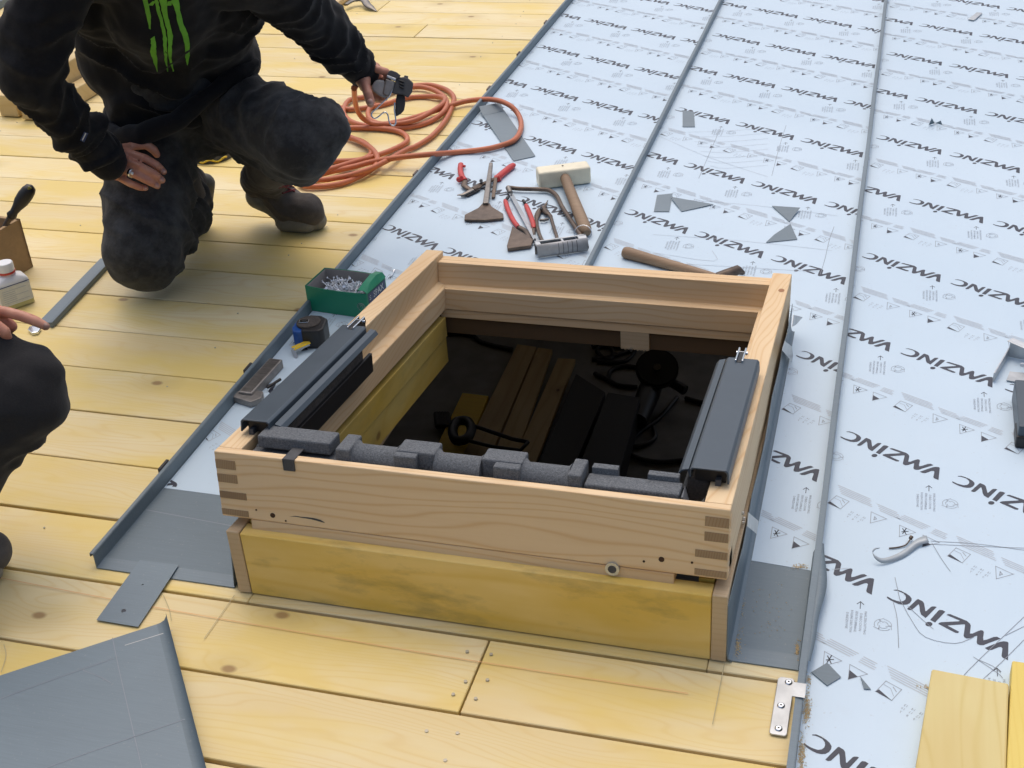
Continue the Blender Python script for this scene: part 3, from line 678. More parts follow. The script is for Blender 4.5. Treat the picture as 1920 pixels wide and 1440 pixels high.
# ================================================================== things lying on the roof
def single(mb, name, m, label, cat, group=None, **k): return tag(mb.build(name, m, **k), label, cat, group)
def flat(poly, z, th=.0008, lift=None):
    """thin sheet-metal scrap from its corner pixels; lift: list of extra heights per corner"""
    pts = [U(x, y, z) for x, y in poly]; n = len(pts)
    a = sum(pts[i-1].x*pts[i].y-pts[i].x*pts[i-1].y for i in range(n))
    if a < 0: pts = pts[::-1]; lift = lift[::-1] if lift else None
    lo = [p+Vector((0, 0, (lift[i] if lift else 0))) for i, p in enumerate(pts)]; hi = [p+Vector((0, 0, th)) for p in lo]
    return MB().add(lo+hi, [tuple(range(n-1, -1, -1)), tuple(range(n, 2*n))]+[(i, (i+1) % n, n+(i+1) % n, n+i) for i in range(n)])
scr = 'grey zinc offcuts scattered on the film'
for poly, lab, lift in [
    ([(1280, 207), (1301, 210), (1303, 238), (1280, 238)], 'small upright rectangular zinc scrap high on the middle tray, left of the pencil scribbles', None),
    ([(1232, 366), (1261, 363), (1255, 397), (1226, 397)], 'small square zinc scrap beside the long pointed triangle, middle tray', None),
    ([(1257, 372), (1338, 384), (1278, 397)], 'long pointed triangular zinc scrap next to the small square one', [.004, .001, 0]),
    ([(1447, 387), (1500, 394), (1480, 416)], 'dark triangular zinc scrap pointing down, nearest the right seam of the middle tray', [.001, .006, 0]),
    ([(1482, 423), (1495, 449), (1436, 455), (1452, 440)], 'triangular zinc scrap pointing up, just below the downward-pointing one', [.004, 0, 0, 0]),
    ([(1521, 1261), (1551, 1243), (1577, 1270), (1551, 1286)], 'diamond-shaped zinc scrap in front of the offcut boards on the right tray', None),
    ([(1613, 1269), (1633, 1293), (1620, 1292)], 'tiny pointed zinc sliver beside the diamond-shaped scrap', None)]:
    single(flat(poly, .0052, .0008, lift), 'zinc_offcut', m_zinc_l if 'upright' in lab or 'square' in lab else m_zinc, lab, 'metal offcut', scr)
single(flat([(1815, 38), (1831, 25), (1842, 26), (1827, 39)], .006, .004), 'metal_clip', m_galv, 'small brownish bent metal clip near the top right corner of the roof', 'metal clip', bevel=.001)
b = MB(); p0, p1, p2, p3 = U(1741, 235, .005), U(1747, 221, .028), U(1753, 231, .006), U(1764, 226, .018)
b.add([p0, p1, p2, p3, p2+Vector((.02, -.012, 0))], [(0, 2, 1), (2, 4, 3), (0, 1, 2), (2, 3, 4)]); single(b, 'zinc_offcut', m_zinc_d, 'small crumpled V-shaped zinc scrap standing up on the right tray', 'metal offcut', scr)
# long flashing piece with folded end
fl = thing('zinc_strip', 'long grey zinc strip with a turned-up end, lying under the loop of orange hose', 'zinc strip', tuple(U(950, 250, .005)))
flat([(905, 218), (945, 208), (1004, 293), (963, 302)], .0055, .0009, [.004, .003, 0, .0]).build('plate', m_zinc_l, fl)
flat([(899, 207), (939, 200), (945, 208), (905, 218)], .0095, .0009, [.012, .012, 0, 0]).build('folded_edge', m_zinc, fl)
# curled ribbon and nail
v = []; f = []; pts = spline([U(x, y, z) for x, y, z in [(1742, 1017, .010), (1722, 1024, .008), (1700, 1042, .006), (1676, 1053, .006), (1655, 1056, .008), (1641, 1048, .014), (1637, 1038, .020), (1641, 1031, .024), (1650, 1028, .026)]], 5)
for i, p in enumerate(pts):
    t = i/(len(pts)-1); w = .017*(1-t)**1.1+.001; tilt = .12+1.0*t
    v += [p, p+Vector((-.25*w, w*math.cos(tilt)*.8, w*math.sin(tilt)))]
for i in range(len(pts)-1): f.append((2*i, 2*i+2, 2*i+3, 2*i+1))
o = MB().add(v, f, True).build('zinc_shaving', m_pale_zinc); tag(o, 'curled ribbon of cut zinc beside a bent nail on the right tray', 'metal shaving')
sm = o.modifiers.new('t', 'SOLIDIFY'); sm.thickness = .0003
nb = MB().tube(spline([U(1667, 1028, .006), U(1685, 1026, .006), U(1699, 1021, .007), U(1708, 1009, .010)], 4), .0012, 6).tube([U(1707, 1010, .0095), U(1709.5, 1006, .011)], .0032, 8)
single(nb, 'nail', m_rust, 'bent rusty nail lying against the curled zinc ribbon', 'nail')
# offcut boards bottom right
single(flat([(1744, 1275), (1888, 1303), (1878, 1600), (1690, 1600)], .0045, .022), 'offcut_board', m_offcut, 'yellow offcut board with a knotty pale end, left one by the bottom right corner', 'board', 'offcut boards', bevel=.003)
single(flat([(1893, 1264), (2060, 1290), (2040, 1600), (1876, 1600)], .0045, .026), 'offcut_board', wood('offcut_yellow', (.74, .58, .15), (.70, .53, .12), (.64, .45, .08), axis=1, ring=90, knots=.2), 'bright yellow board cut off by the right edge, right of the two', 'board', 'offcut boards', bevel=.002)
# metal plate with screws
pl = thing('fixing_plate', 'small rounded metal plate with three screws, fixed to the boards beside the seam', 'metal plate', (.86, -.07, 0))
pp = [(.847, -.122), (.850, -.125), (.8685, -.125), (.8705, -.122), (.8715, -.018), (.868, -.0145), (.852, -.0145), (.848, -.019)]
MB().prism(pp, .0018, .0046).build('plate', m_galv, pl, bevel=.0008)
for x, y in ((.8635, -.024), (.8575, -.071), (.8585, -.114)):
    MB().tube([(x, y, .004), (x, y, .0058), (x, y, .0066)], [.0056, .0052, .0036], 14).build('screw', m_chrome, pl)
    MB().tube([(x, y, .0064), (x, y, .00675)], .0016, 6).build('screw_recess', m_dark, pl)
# zinc tab under the left tray
tb = thing('zinc_cleat', 'grey zinc strip with a nail, sticking out from the front edge of the left tray', 'zinc strip', tuple(U(260, 1110, .002)))
flat([(263, 1054), (336, 1063), (259, 1176), (181, 1163)], .0028, .0009, [.0035, .0035, 0, 0]).build('plate', m_zinc_l, tb)
MB().tube([U(232, 1146, .003), U(232, 1146, .0052)], [.004, .0034], 10).build('nail_head', m_steel, tb)
MB().tube([U(268, 1098, .0045), U(268, 1098, .0049)], .0026, 10).build('hole', m_black, tb)
# big marked-out sheet bottom left
sh = thing('marked_zinc_sheet', 'large grey zinc sheet with pencilled cutting lines, bottom left corner of the boards', 'zinc sheet', tuple(U(150, 1350, .01)))
P_ = lambda x, y, z: U(x, y, z)
A1, A2, A3, A4 = P_(-420, 1405, .012), P_(316, 1164, .012), P_(388, 1440, .012), P_(430, 1600, .012)
dirv = (A3-A2).normalized(); inn = Vector((-.94, -.34, 0)).normalized()
dirx = (A1-A2).normalized(); A2b = A2+dirx*.018; A3b = A3+dirx*.018
bl = A1+(A3-A2)*1.6; br = A2b+(A3-A2)*1.6
fb = MB(); cs = [A1, A2b, br, bl]; fb.add([p for p in cs]+[p+Vector((0, 0, .0009)) for p in cs], [(0, 1, 2, 3), (7, 6, 5, 4), (0, 4, 5, 1), (1, 5, 6, 2), (2, 6, 7, 3), (3, 7, 4, 0)]).build('plate', m_zinc_l, sh)
v = []; f = []
for i in range(9):
    t = i/8*1.6; e = A2+(A3-A2)*t+dirx*.018
    for j, (dx, dz) in enumerate(((0, .0009), (.006, .0013), (.012, .004), (.016, .010), (.0172, .018))): v.append(e-dirx*dx+Vector((0, 0, dz)))
for i in range(8):
    for j in range(4): a = i*5+j; f.append((a, a+1, a+6, a+5))
o = MB().add(v, f, True).build('rolled_edge', m_zinc_d, sh)
L = [[(0, 1310), (110, 1270), (215, 1234)], [(211, 1196), (222, 1250), (245, 1350), (266, 1440)], [(85, 1440), (220, 1392), (360, 1344)], [(155, 1257), (185, 1268), (208, 1280)]]
marks('pencil_line', [[U2(x, y, .0132) for x, y in l] for l in L], .0012, m_pencil, .0133, sh)
marks('scratch', [[U2(234, 1210, .0132), U2(324, 1182, .0132)]], .0014, m_galv, .0133, sh)
# sawdust along the seam
sdm = MB(); r2 = random.Random(5)
for cx, cy, sx, sy, n_ in [(1513, 1328, 7, 30, 380), (1503, 1420, 7, 40, 350), (1541, 1102, 4, 14, 120), (1516, 1275, 4, 14, 60), (1383, 1212, 5, 20, 130), (1495, 1218, 4, 14, 120), (1500, 1062, 14, 5, 120), (1390, 1130, 6, 60, 90), (1445, 1150, 40, 60, 60), (1740, 1287, 16, 5, 40)]:
    for _ in range(n_):
        x, y = cx+r2.gauss(0, sx*.55), cy+r2.gauss(0, sy*.5); z = .0050 if x > 1500 else .0042
        p = U(x, y, z); a = r2.random()*6.3; s_ = r2.uniform(.0004, .0013)
        q = [p+Vector((math.cos(a+k*2.1), math.sin(a+k*2.1), 0))*s_ for k in range(3)]+[p+Vector((0, 0, s_*.8))]
        sdm.add(q, [(0, 1, 3), (1, 2, 3), (2, 0, 3)])
o = single(sdm, 'sawdust', m_sawdust, 'pale sawdust gathered along the right seam and tray', 'sawdust'); o['kind'] = 'stuff'

# ------------------------------------------------------------------ tools
# combination snips with red grips
sn = thing('tin_snips', 'open tin snips with two bright red grips, beside the grooving iron', 'tin snips', tuple(U(905, 335, .005)))
def up_(x, y, z=.012): return U(x, y, z)
MB().tube(spline([up_(864, 308), up_(863, 318), up_(866, 330), up_(872, 339)], 4), [.0075]*6+[.008]*6+[.0085], 10, flat=.8).build('grip', m_red, sn)
MB().tube([up_(860, 337), up_(866, 334, .02)], [.008, .006], 10).tube([up_(866, 311), up_(872, 312)], .004, 8).build('grip_guard', m_red, sn)
MB().tube(spline([up_(963, 309), up_(950, 319), up_(938, 329), up_(931, 335)], 4), [.0075]+[.0098]*10+[.009]*2, 10, flat=.8).build('grip', m_red, sn)
MB().tube([up_(929, 336, .010), up_(938, 333, .014)], [.010, .009], 10).build('grip_guard', m_red, sn)
MB().tube([up_(872, 337), up_(870, 348), up_(882, 356), up_(897, 352), (up_(905, 346))], [.0075, .0085, .009, .007, .004], 8, flat=.5).build('lever', m_rust, sn)
MB().tube([up_(931, 334), up_(915, 341), up_(900, 347), up_(886, 356)], [.007, .007, .009, .011], 8, flat=.5).build('lever', m_rust, sn)
MB().tube([up_(886, 356, .014), up_(868, 365, .013), up_(857, 366, .012)], [.008, .006, .002], 8, flat=.5).build('jaw', m_steel, sn)
MB().tube([up_(895, 356, .008), up_(876, 367, .008), up_(864, 368, .007)], [.009, .006, .002], 8, flat=.5).build('jaw', m_dark, sn)
MB().tube([up_(902, 339, .016), up_(902, 339, .024)], .005, 8).build('pivot_bolt', m_steel, sn)
# grooving iron (T shaped)
gi = thing('grooving_iron', 'brown steel T-shaped seaming iron with a fan-shaped blade, in front of the red-gripped snips', 'seaming iron', tuple(U(910, 400, .005)))
def plate(pts, z, th): 
    return flat(pts, z, th)
plate([(907, 383), (917, 383), (923, 392), (944, 405), (944.5, 413), (908, 417), (871, 416), (871.5, 407), (897, 394)], .006, .007).build('blade', m_rust, gi, bevel=.002)
MB().bar(U(911, 388, .008), U(921, 312, .020), .015, .012, w2=.010).build('shank', m_steel, gi, bevel=.002)
MB().bar(U(925, 373, .006), U(930, 334, .012), .009, .006).build('spur', m_rust, gi, bevel=.001)
# mallet
ma = thing('mallet', 'mallet with an ivory plastic head and a worn wooden handle', 'mallet', tuple(U(1060, 350, .005)))
h0, h1 = U(1012, 356, .006), U(1109, 344, .006); hd = (h1-h0).normalized(); hn = Vector((-hd.y, hd.x, 0))
T = Matrix(((hd.x, hn.x, 0, h0.x), (hd.y, hn.y, 0, h0.y), (0, 0, 1, .0058), (0, 0, 0, 1))); HL = (h1-h0).length
MB().box((0, 0, 0), (HL, .050, .046), T).build('head', m_mallet, ma, bevel=.006, seg=3)
p = T @ Vector((HL*.5, .030, .0465)); MB().tube([p, p+Vector((0, 0, .001))], .0026, 8).build('wedge_pin', m_rust, ma)
a, b2 = T @ Vector((HL*.50, .01, .024)), U(1100, 436, .0185); d = (b2-a)
MB().tube([a+d*t for t in (0, .1, .4, .75, .93, .985, 1.0)], [.0125, .014, .0142, .0152, .0155, .0125, .006], 14).build('handle', m_handle, ma)
# hacksaw frame
hs = thing('hacksaw', 'worn steel bow saw frame with a loose bright blade, between the two red-handled tools', 'saw', tuple(U(1030, 400, .005)))
MB().tube(spline([U(956, 352, .014), U(975, 354, .014), U(1010, 355, .014), U(1030, 357, .014), U(1044, 368, .014), U(1054, 388, .014), U(1072, 416, .014), U(1090, 443, .014)], 4), .0058, 8).build('bow', m_rust, hs)
MB().tube([U(953, 352, .016), U(957, 362, .012)], [.0075, .0065], 10).build('blade_holder', m_steel, hs)
MB().bar(U(958, 364, .012), U(1005, 452, .010), .0125, .0012, up=(.35, .1, 1)).build('blade', m_galv, hs)
for x, y in ((958.5, 366), (1003, 449)): MB().tube([U(x, y, .0125), U(x, y, .0145)], .0028, 8).build('rivet', m_steel, hs)
# edge pliers with red sleeves
ep = thing('seaming_pliers', 'broad-jawed bending pliers with two slim red handles, partly under the saw blade', 'pliers', tuple(U(975, 440, .005)))
MB().tube(spline([U(947, 375, .010), U(953, 394, .011), U(963, 414, .011), U(972, 426, .011)], 4), [.0045]+[.0064]*11+[.006], 10, flat=.8).build('grip', m_red, ep)
MB().tube(spline([U(986, 384, .010), U(992, 398, .011), U(998, 414, .011), U(1001, 427, .011)], 4), [.0045]+[.0064]*10+[.006, .003], 10, flat=.8).build('grip', m_red, ep)
MB().tube(spline([U(971, 425, .010), U(985, 433, .010), U(993, 448, .010)], 4), .0065, 8, flat=.7).build('arm', m_rust, ep)
MB().tube([U(1001, 426, .008), U(1000, 440, .008), U(996, 452, .008)], .005, 8, flat=.7).build('arm', m_rust, ep)
MB().tube([U(984, 381, .010), U(981, 376, .010)], .004, 8).tube([U(948, 376, .010), U(954, 369, .012)], [.0045, .003], 8).build('grip_end', m_dark, ep)
plate([(961, 430), (979, 441), (1000, 455), (996, 466), (952, 472), (951, 466)], .006, .009).build('jaw', m_rust, ep, bevel=.0015)
# small iron snips
sp = thing('small_snips', 'small worn iron snips with slender curved handles and pointed blades', 'snips', tuple(U(1030, 410, .005)))
MB().tube(spline([U(1027, 376, .009), U(1020, 389, .010), U(1010, 397, .010), U(1006, 415, .010), U(1010, 435, .010), U(1017, 452, .010)], 4), [.0015]*2+[.0035]*2+[.008]*4+[.0075]*3+[.0045]*10, 8, flat=.6).build('lever', m_rust, sp)
MB().tube(spline([U(1018, 390, .012), U(1026, 400, .012), U(1032, 405, .012), U(1038, 425, .010), U(1046, 450, .009)], 4), [.004]+[.008]*5+[.0055]*3+[.0042]*8, 8, flat=.6).build('lever', m_rust, sp)
MB().tube([U(1015, 390, .014), U(1015, 390, .019)], .0035, 8).build('pivot', m_steel, sp)
MB().tube([U(1013, 413, .010), U(1020, 413, .012), U(1027, 411, .010)], .004, 8).build('spring', m_steel, sp)
m_steel3 = speck('dull_steel', (.36, .37, .38), .5, .25, amt=.25, scale=60)
# steel seaming tool block with slots, ring
sb = thing('seam_opener', 'grey slotted steel roll-seaming tool with a ring, leaning against the window frame', 'seaming tool', tuple(U(1055, 465, .005)))
q0, q1 = U(1010, 489, .0045), U(1105, 475, .0045); qd = (q1-q0).normalized(); qn = Vector((-qd.y, qd.x, 0))
QT = Matrix(((qd.x, qn.x, 0, q0.x), (qd.y, qn.y, 0, q0.y), (0, 0, 1, .0045), (0, 0, 0, 1))); QL = (q1-q0).length
MB().box((0, .034, .028), (QL, .040, .033), QT).box((0, .014, .028), (.012, .034, .033), QT).box((QL*.50, .014, .028), (QL*.50+.006, .034, .033), QT).box((QL-.020, .014, .028), (QL, .034, .033), QT).build('slotted_plate', m_galv, sb, bevel=.0015)
v = []; f = []
for i in range(2):
    for k in range(11):
        a = math.radians(-70+k*18); v.append(QT @ Vector((i*QL, .016-math.cos(a)*.010, .017+math.sin(a)*.0165)))
for k in range(10): f.append((k, k+11, k+12, k+1))
o = MB().add(v, f, True).build('rolled_front', m_steel3, sb); o.modifiers.new('s', 'SOLIDIFY').thickness = .002
for i in range(5): MB().tube([QT @ Vector((QL*(.42+i*.09), .016-math.cos(a_)*.0104, .017+math.sin(a_)*.0169)) for a_ in [math.radians(-40+k*22) for k in range(6)]], .0006, 4).build('gauge_line', m_rubber, sb)
MB().tube([QT @ Vector((QL-.001, .014, .014)), QT @ Vector((QL+.0008, .014, .014))], .0085, 12).build('end_hole', m_dark, sb)
MB().box((0, .036, .0), (QL, .039, .028), QT).build('back_plate', m_steel, sb)
rc = QT @ Vector((QL-.006, .032, .038)); MB().tube([rc+Vector((math.cos(a)*.021, math.sin(a)*.012, math.sin(a)*.016)) for a in [i*.3307 for i in range(20)]], .0009, 6).build('ring', m_chrome, sb)
# hammer handle behind the frame
hm = thing('hammer', 'hammer with a long grey-brown wooden handle, its head half hidden by the window frame', 'hammer', tuple(U(1250, 495, .005)))
a, b2 = U(1168, 472, .016), U(1345, 521, .016); d = b2-a
MB().tube([a+d*t for t in (0, .015, .05, .3, .6, 1.0)], [.006, .0125, .0145, .0125, .0115, .009], 12).build('handle', m_handle, hm)
MB().tube([U(1345, 521, .016), U(1363, 515, .020), U(1384, 506, .022), U(1394, 512, .010)], [.012, .013, .011, .005], 6).build('head', m_rust, hm)
# blocks of dark seam iron left of the frame
si = thing('bending_iron', 'flat steel bending iron with a fine-ribbed back and triangular blade, between seam and window frame', 'bending iron', tuple(U(480, 725, .005)))
a, b2 = U(462, 752, .004), U(520, 688, .004); d = (b2-a).normalized(); x = d.cross(Vector((0, 0, 1)))
MB().bar(a, b2, .030, .020).build('ribbed_back', m_steel2, si, bevel=.002)
for i in range(34):
    p = a+d*(.006+i*(b2-a).length/36); MB().bar(p-x*.0115+Vector((0, 0, .0202)), p+x*.0115+Vector((0, 0, .0202)), .0011, .0007).build('rib', m_steel, si)
flat([(431, 752), (446, 744), (476, 741), (496, 745), (492, 757), (471, 765)], .0045, .014).build('blade', m_steel2, si, bevel=.002)
single(MB().tube([U(501, 727, .012), U(526, 711, .014)], [.0028, .0032], 8), 'marker_pen', m_black, 'short black marker pen lying by the bending iron', 'pen')
# tape measure
tm = thing('tape_measure', 'black and blue tape measure on its side with a bit of yellow tape pulled out', 'tape measure', tuple(U(583, 640, .004)))
c = U(585, 640, .004); a_ = math.atan2(*(U(620, 640, .004)-c).yx[:]) if False else 0
u = (U(545, 652, .004)-U(608, 652, .004)).normalized(); w_ = Vector((-u.y, u.x, 0))*-1
TT = Matrix(((u.x, w_.x, 0, c.x), (u.y, w_.y, 0, c.y), (0, 0, 1, .004), (0, 0, 0, 1)))
outl = [(-.034, -.022), (-.026, -.031), (.020, -.031), (.031, -.026), (.036, -.010), (.034, .014), (.022, .030), (.004, .036), (-.018, .033), (-.033, .020)]
MB().prism([(x*.98, y*.98) for x, y in outl], .006, .040, TT).build('case', m_blue, tm, bevel=.003)
o2_ = [(x*1.06, y*1.06) for x, y in outl if x < .03]+[(.018, .034)]
o2_ = [(-.036, -.023), (-.028, -.033), (.010, -.033), (.014, -.01), (.010, .036), (.004, .038), (-.019, .035), (-.035, .021)]
MB().prism(o2_, .0, .044, TT).build('rubber_shell', m_black, tm, bevel=.004, seg=3)
MB().prism(disc_poly(.002, .004, .026, 22), .040, .0465, TT).build('side_disc', m_foam_d, tm, bevel=.002)
MB().prism([(.0, -.004), (.020, -.006), (.021, .006), (.001, .008)], .0468, .049, TT).build('belt_clip', m_chrome, tm, bevel=.0008)
MB().prism([(.006, -.0005), (.015, -.0015), (.015, .0020), (.006, .003)], .0491, .0495, TT).build('clip_slot', m_dark, tm)
e0, e1, e2 = U(580, 641, .022), U(549, 654, .018), U(556, 672, .004)
MB().bar(e0, e1, .016, .0009, up=(.3, .25, 1)).build('tape', m_yellow, tm)
MB().bar(e0-Vector((0, 0, .009)), e1-Vector((0, 0, .009)), .0009, .010).build('tape_edge', m_galv, tm)
MB().bar(e1, e2, .010, .0010, up=(0, -1, .2)).build('end_hook', m_galv, tm)
# green screw box
gb = thing('screw_box', 'open green cardboard screw box with a grey inside, between the tape measure and the frame', 'cardboard box', tuple(U(640, 570, .004)))
c0 = U(579, 582, .004); c1 = U(574, 532, .066)
X1 = U(689, 548, .066); Y1 = U(611, 501, .066); bx = (X1-c1); by = (Y1-c1)
bx.z = by.z = 0; O_ = Vector((c0.x, c0.y, .0045)); hz = Vector((0, 0, .0615))
def wall(p, q, name, m, hp=1.0, hq=1.0, th=.0014, inn=True, bul=0.0):
    d = (q-p).normalized(); n_ = Vector((-d.y, d.x, 0))*th; md = (p+q)/2+Vector((0, 0, bul)); k = 6; vs = []
    for i in range(k+1):
        t = i/k; pp_ = p+(q-p)*t; hh = hp+(hq-hp)*t+bul*math.sin(math.pi*t)
        vs += [pp_, pp_+hz*hh, pp_+n_+hz*hh, pp_+n_]
    fs = [(0, 1, 2, 3), (4*k+3, 4*k+2, 4*k+1, 4*k)]
    for i in range(k):
        for j in range(4): a, b = 4*i+j, 4*i+(j+1) % 4; fs.append((a, a+4, b+4, b))
    MB().add(vs, fs).build(name, m, gb)
cFL, cFR, cBR, cBL = O_, O_+bx, O_+bx+by, O_+by
wall(cFL, cFR, 'front_wall', m_green, 1, 1, bul=-.05); wall(cFR, cBR, 'end_wall', m_green, 1, 1.05)
wall(cBR, cBL, 'back_wall', m_green, 1.05, 1.05, bul=.04); wall(cBL, cFL, 'end_wall', m_green, 1.05, 1)
iw = .0020
def ins(p): return O_+bx*.5+by*.5+(p-(O_+bx*.5+by*.5))*.965
wall(ins(cFL), ins(cFR), 'lining', m_card, .97, .97, bul=-.05); wall(ins(cFR), ins(cBR), 'lining', m_card, .97, 1.0); wall(ins(cBR), ins(cBL), 'lining', m_card, 1.03, 1.03, bul=.04); wall(ins(cBL), ins(cFL), 'lining', m_card, 1.02, .97)
MB().add([cFL, cFR, cBR, cBL, cFL+Vector((0, 0, .001)), cFR+Vector((0, 0, .001)), cBR+Vector((0, 0, .001)), cBL+Vector((0, 0, .001))], [(3, 2, 1, 0), (4, 5, 6, 7)]).build('bottom', m_card, gb)
# folded-over green flap at the right end, lettered label below
fd = (cBR-cFR).normalized(); out = Vector((fd.y, -fd.x, 0))
v = []
for t, lift in ((0, 0), (.35, .006), (.7, .010), (1, .004)):
    p = cFR+(cBR-cFR)*t; 
    v += [p+hz*1.0+out*.001, p+hz*1.0+Vector((0, 0, .006+lift))-out*.006, p+hz*1.0+Vector((0, 0, .006+lift))-out*.020, p+hz*.98-out*.024]
f = [(i*4+j, i*4+j+1, i*4+j+5, i*4+j+4) for i in range(3) for j in range(3)]
o = MB().add(v, f).build('flap', m_green, gb); o.modifiers.new('s', 'SOLIDIFY').thickness = .001
lw = (cBR-cFR).length
def on_end(s_, h): return cFR+fd*s_+Vector((0, 0, h))+out*.0008
MB().add([on_end(lw*.06, .034), on_end(lw*.95, .034), on_end(lw*.95, .058), on_end(lw*.06, .058)], [(0, 1, 2, 3)]).build('label', m_navy, gb)
ps = text_polys('SPAX', .021); mb = MB()
for p in ps: mb.add([on_end(lw*.58+x*.92, .0400+y)+out*.0004 for x, y in p], [tuple(range(len(p)))])
for p in text_polys('S', .016): mb.add([on_end(lw*.15+x, .041+y)+out*.0004 for x, y in p], [tuple(range(len(p)))])
mb.build('printed_brand', m_galv, gb)
fo = (cFR-cFL).normalized(); fn = Vector((fo.y, -fo.x, 0))
mb = MB()
for i, r_ in enumerate((.010, .007, .0035)):
    cc_ = cFR-fo*.016+Vector((0, 0, .028))+fn*.0007
    mb.tube([cc_+fo*math.cos(a)*r_+Vector((0, 0, math.sin(a)*r_*.9)) for a in [j*.4488-(i*.6) for j in range(11)]], .0004, 4)
mb.build('printed_emblem', m_galv, gb)
m_screw = mat('zinc_plated_screw', (.80, .84, .88), .28, .6)
# screws heaped in the box
sc = MB(); r3 = random.Random(9)
for i in range(230):
    s_, t_ = r3.uniform(.20, .80), r3.uniform(.22, .72); p = O_+bx*s_+by*t_+Vector((0, 0, .033+.012*math.sin(s_*3.1)*math.sin(t_*3.1)+r3.uniform(-.004, .008)))
    a = r3.random()*6.28; e = r3.uniform(-.3, .7); d = Vector((math.cos(a)*math.cos(e), math.sin(a)*math.cos(e), math.sin(e))); L_ = r3.uniform(.016, .022)
    sc.tube([p, p+d*L_], .00095, 5); sc.tube([p+d*L_, p+d*(L_+.0025)], [.0011, .0027], 6)
o = single(sc, 'screw_heap', m_screw, 'heap of bright silver screws filling the green cardboard box', 'screws'); o['kind'] = 'stuff'
for x, y, lab in ((738, 510, 'single loose silver screw on the film behind the green box'),):
    single(MB().tube([U(x-4, y+8, .006), U(x, y, .007)], .0012, 5).tube([U(x, y, .007), U(x+1, y-3, .0075)], [.0012, .003], 6), 'screw', m_chrome, lab, 'screw')
# bar / straight edge
se = thing('straightedge', 'long grey aluminium straightedge lying across the boards in front of the kneeling worker', 'straightedge', tuple(U(140, 550, 0)))
MB().bar(U(84, 612, .001), U(200, 491, .001), .028, .010).build('bar', m_galv if False else m_zinc_l, se, bevel=.001)
MB().bar(U(94, 614, .001)+Vector((.004, 0, 0)), U(206, 495, .001)+Vector((.004, 0, 0)), .008, .013).build('side_rib', m_zinc, se, bevel=.001)
MB().prism([U2(x, y, .004) for x, y in [(52, 620), (56, 614), (70, 612), (77, 617), (72, 625), (60, 627)]], .001, .008).build('end_cap', m_chrome, se, bevel=.002)
# dark disc with yellow rim behind the knee
dc = thing('dark_disc', 'round dark grey disc with a yellow scuffed rim behind the kneeling worker', 'disc', tuple(U(400, 292, 0)))
cx, cy = U2(398, 287, .01)
MB().prism(disc_poly(cx, cy, .064, 28), .001, .022).build('disc', m_rubber, dc, bevel=.004)
MB().tube([(cx+.0655*math.cos(a), cy+.0655*math.sin(a), .010+.004*math.sin(a*9)) for a in [4.1+i*.11 for i in range(17)]], .0028, 6).build('yellow_rim', m_yellow, dc)
# open wooden box with a screwdriver
wb = thing('wooden_box', 'open brown fibreboard box standing at the left edge, a dark-handled tool in it', 'box', tuple(U(20, 500, 0)))
k0 = U(63, 500, 0); k1 = U(-70, 583, 0); bd = (k1-k0).normalized(); bn = Vector((bd.y, -bd.x, 0))
if (bn.y < 0): bn = -bn
H_ = .128; WX, WY = .24, .17
def wpl(p, q, name): 
    d = (q-p).normalized(); n_ = Vector((-d.y, d.x, 0))*.010
    MB().add([p, q, q+n_, p+n_]+[r_+Vector((0, 0, H_)) for r_ in (p, q, q+n_, p+n_)], [(3, 2, 1, 0), (4, 5, 6, 7), (0, 1, 5, 4), (1, 2, 6, 5), (2, 3, 7, 6), (3, 0, 4, 7)]).build(name, m_mdf, wb, bevel=.0015)
kA, kB, kC, kD = k0, k0+bd*WX, k0+bd*WX+bn*WY, k0+bn*WY
wpl(kB, kA, 'front_panel'); wpl(kA, kD, 'side_panel'); wpl(kD, kC, 'back_panel'); wpl(kC, kB, 'side_panel')
MB().add([kA+Vector((0, 0, .001)), kB+Vector((0, 0, .001)), kC+Vector((0, 0, .001)), kD+Vector((0, 0, .001))], [(0, 1, 2, 3)]).build('bottom', m_mdf, wb)
sdv = thing('screwdriver', 'screwdriver with a fat black and olive handle poking out of the brown box', 'screwdriver', tuple(U(10, 470, .05)))
sA, sB = U(-8, 452, .09), U(19, 408, .145); sC = U(60, 348, .215); d = sC-sB
MB().tube([sA-(sB-sA)*.6, sA, sB], [.003, .004, .0075], 8).build('shank', m_rust, sdv)
MB().tube([sB+d*t for t in (0, .06, .18, .32, .5, .7, .85, .95, 1.0)], [.008, .0125, .0095, .0115, .0165, .0175, .016, .0125, .004], 12).build('handle', m_black, sdv)
MB().bar(sB+d*.5+Vector((.010, -.006, .004)), sB+d*.93+Vector((.009, -.006, .003)), .006, .008).build('grip_stripe', mat('olive_grip', (.16, .16, .02), .5), sdv, bevel=.002)
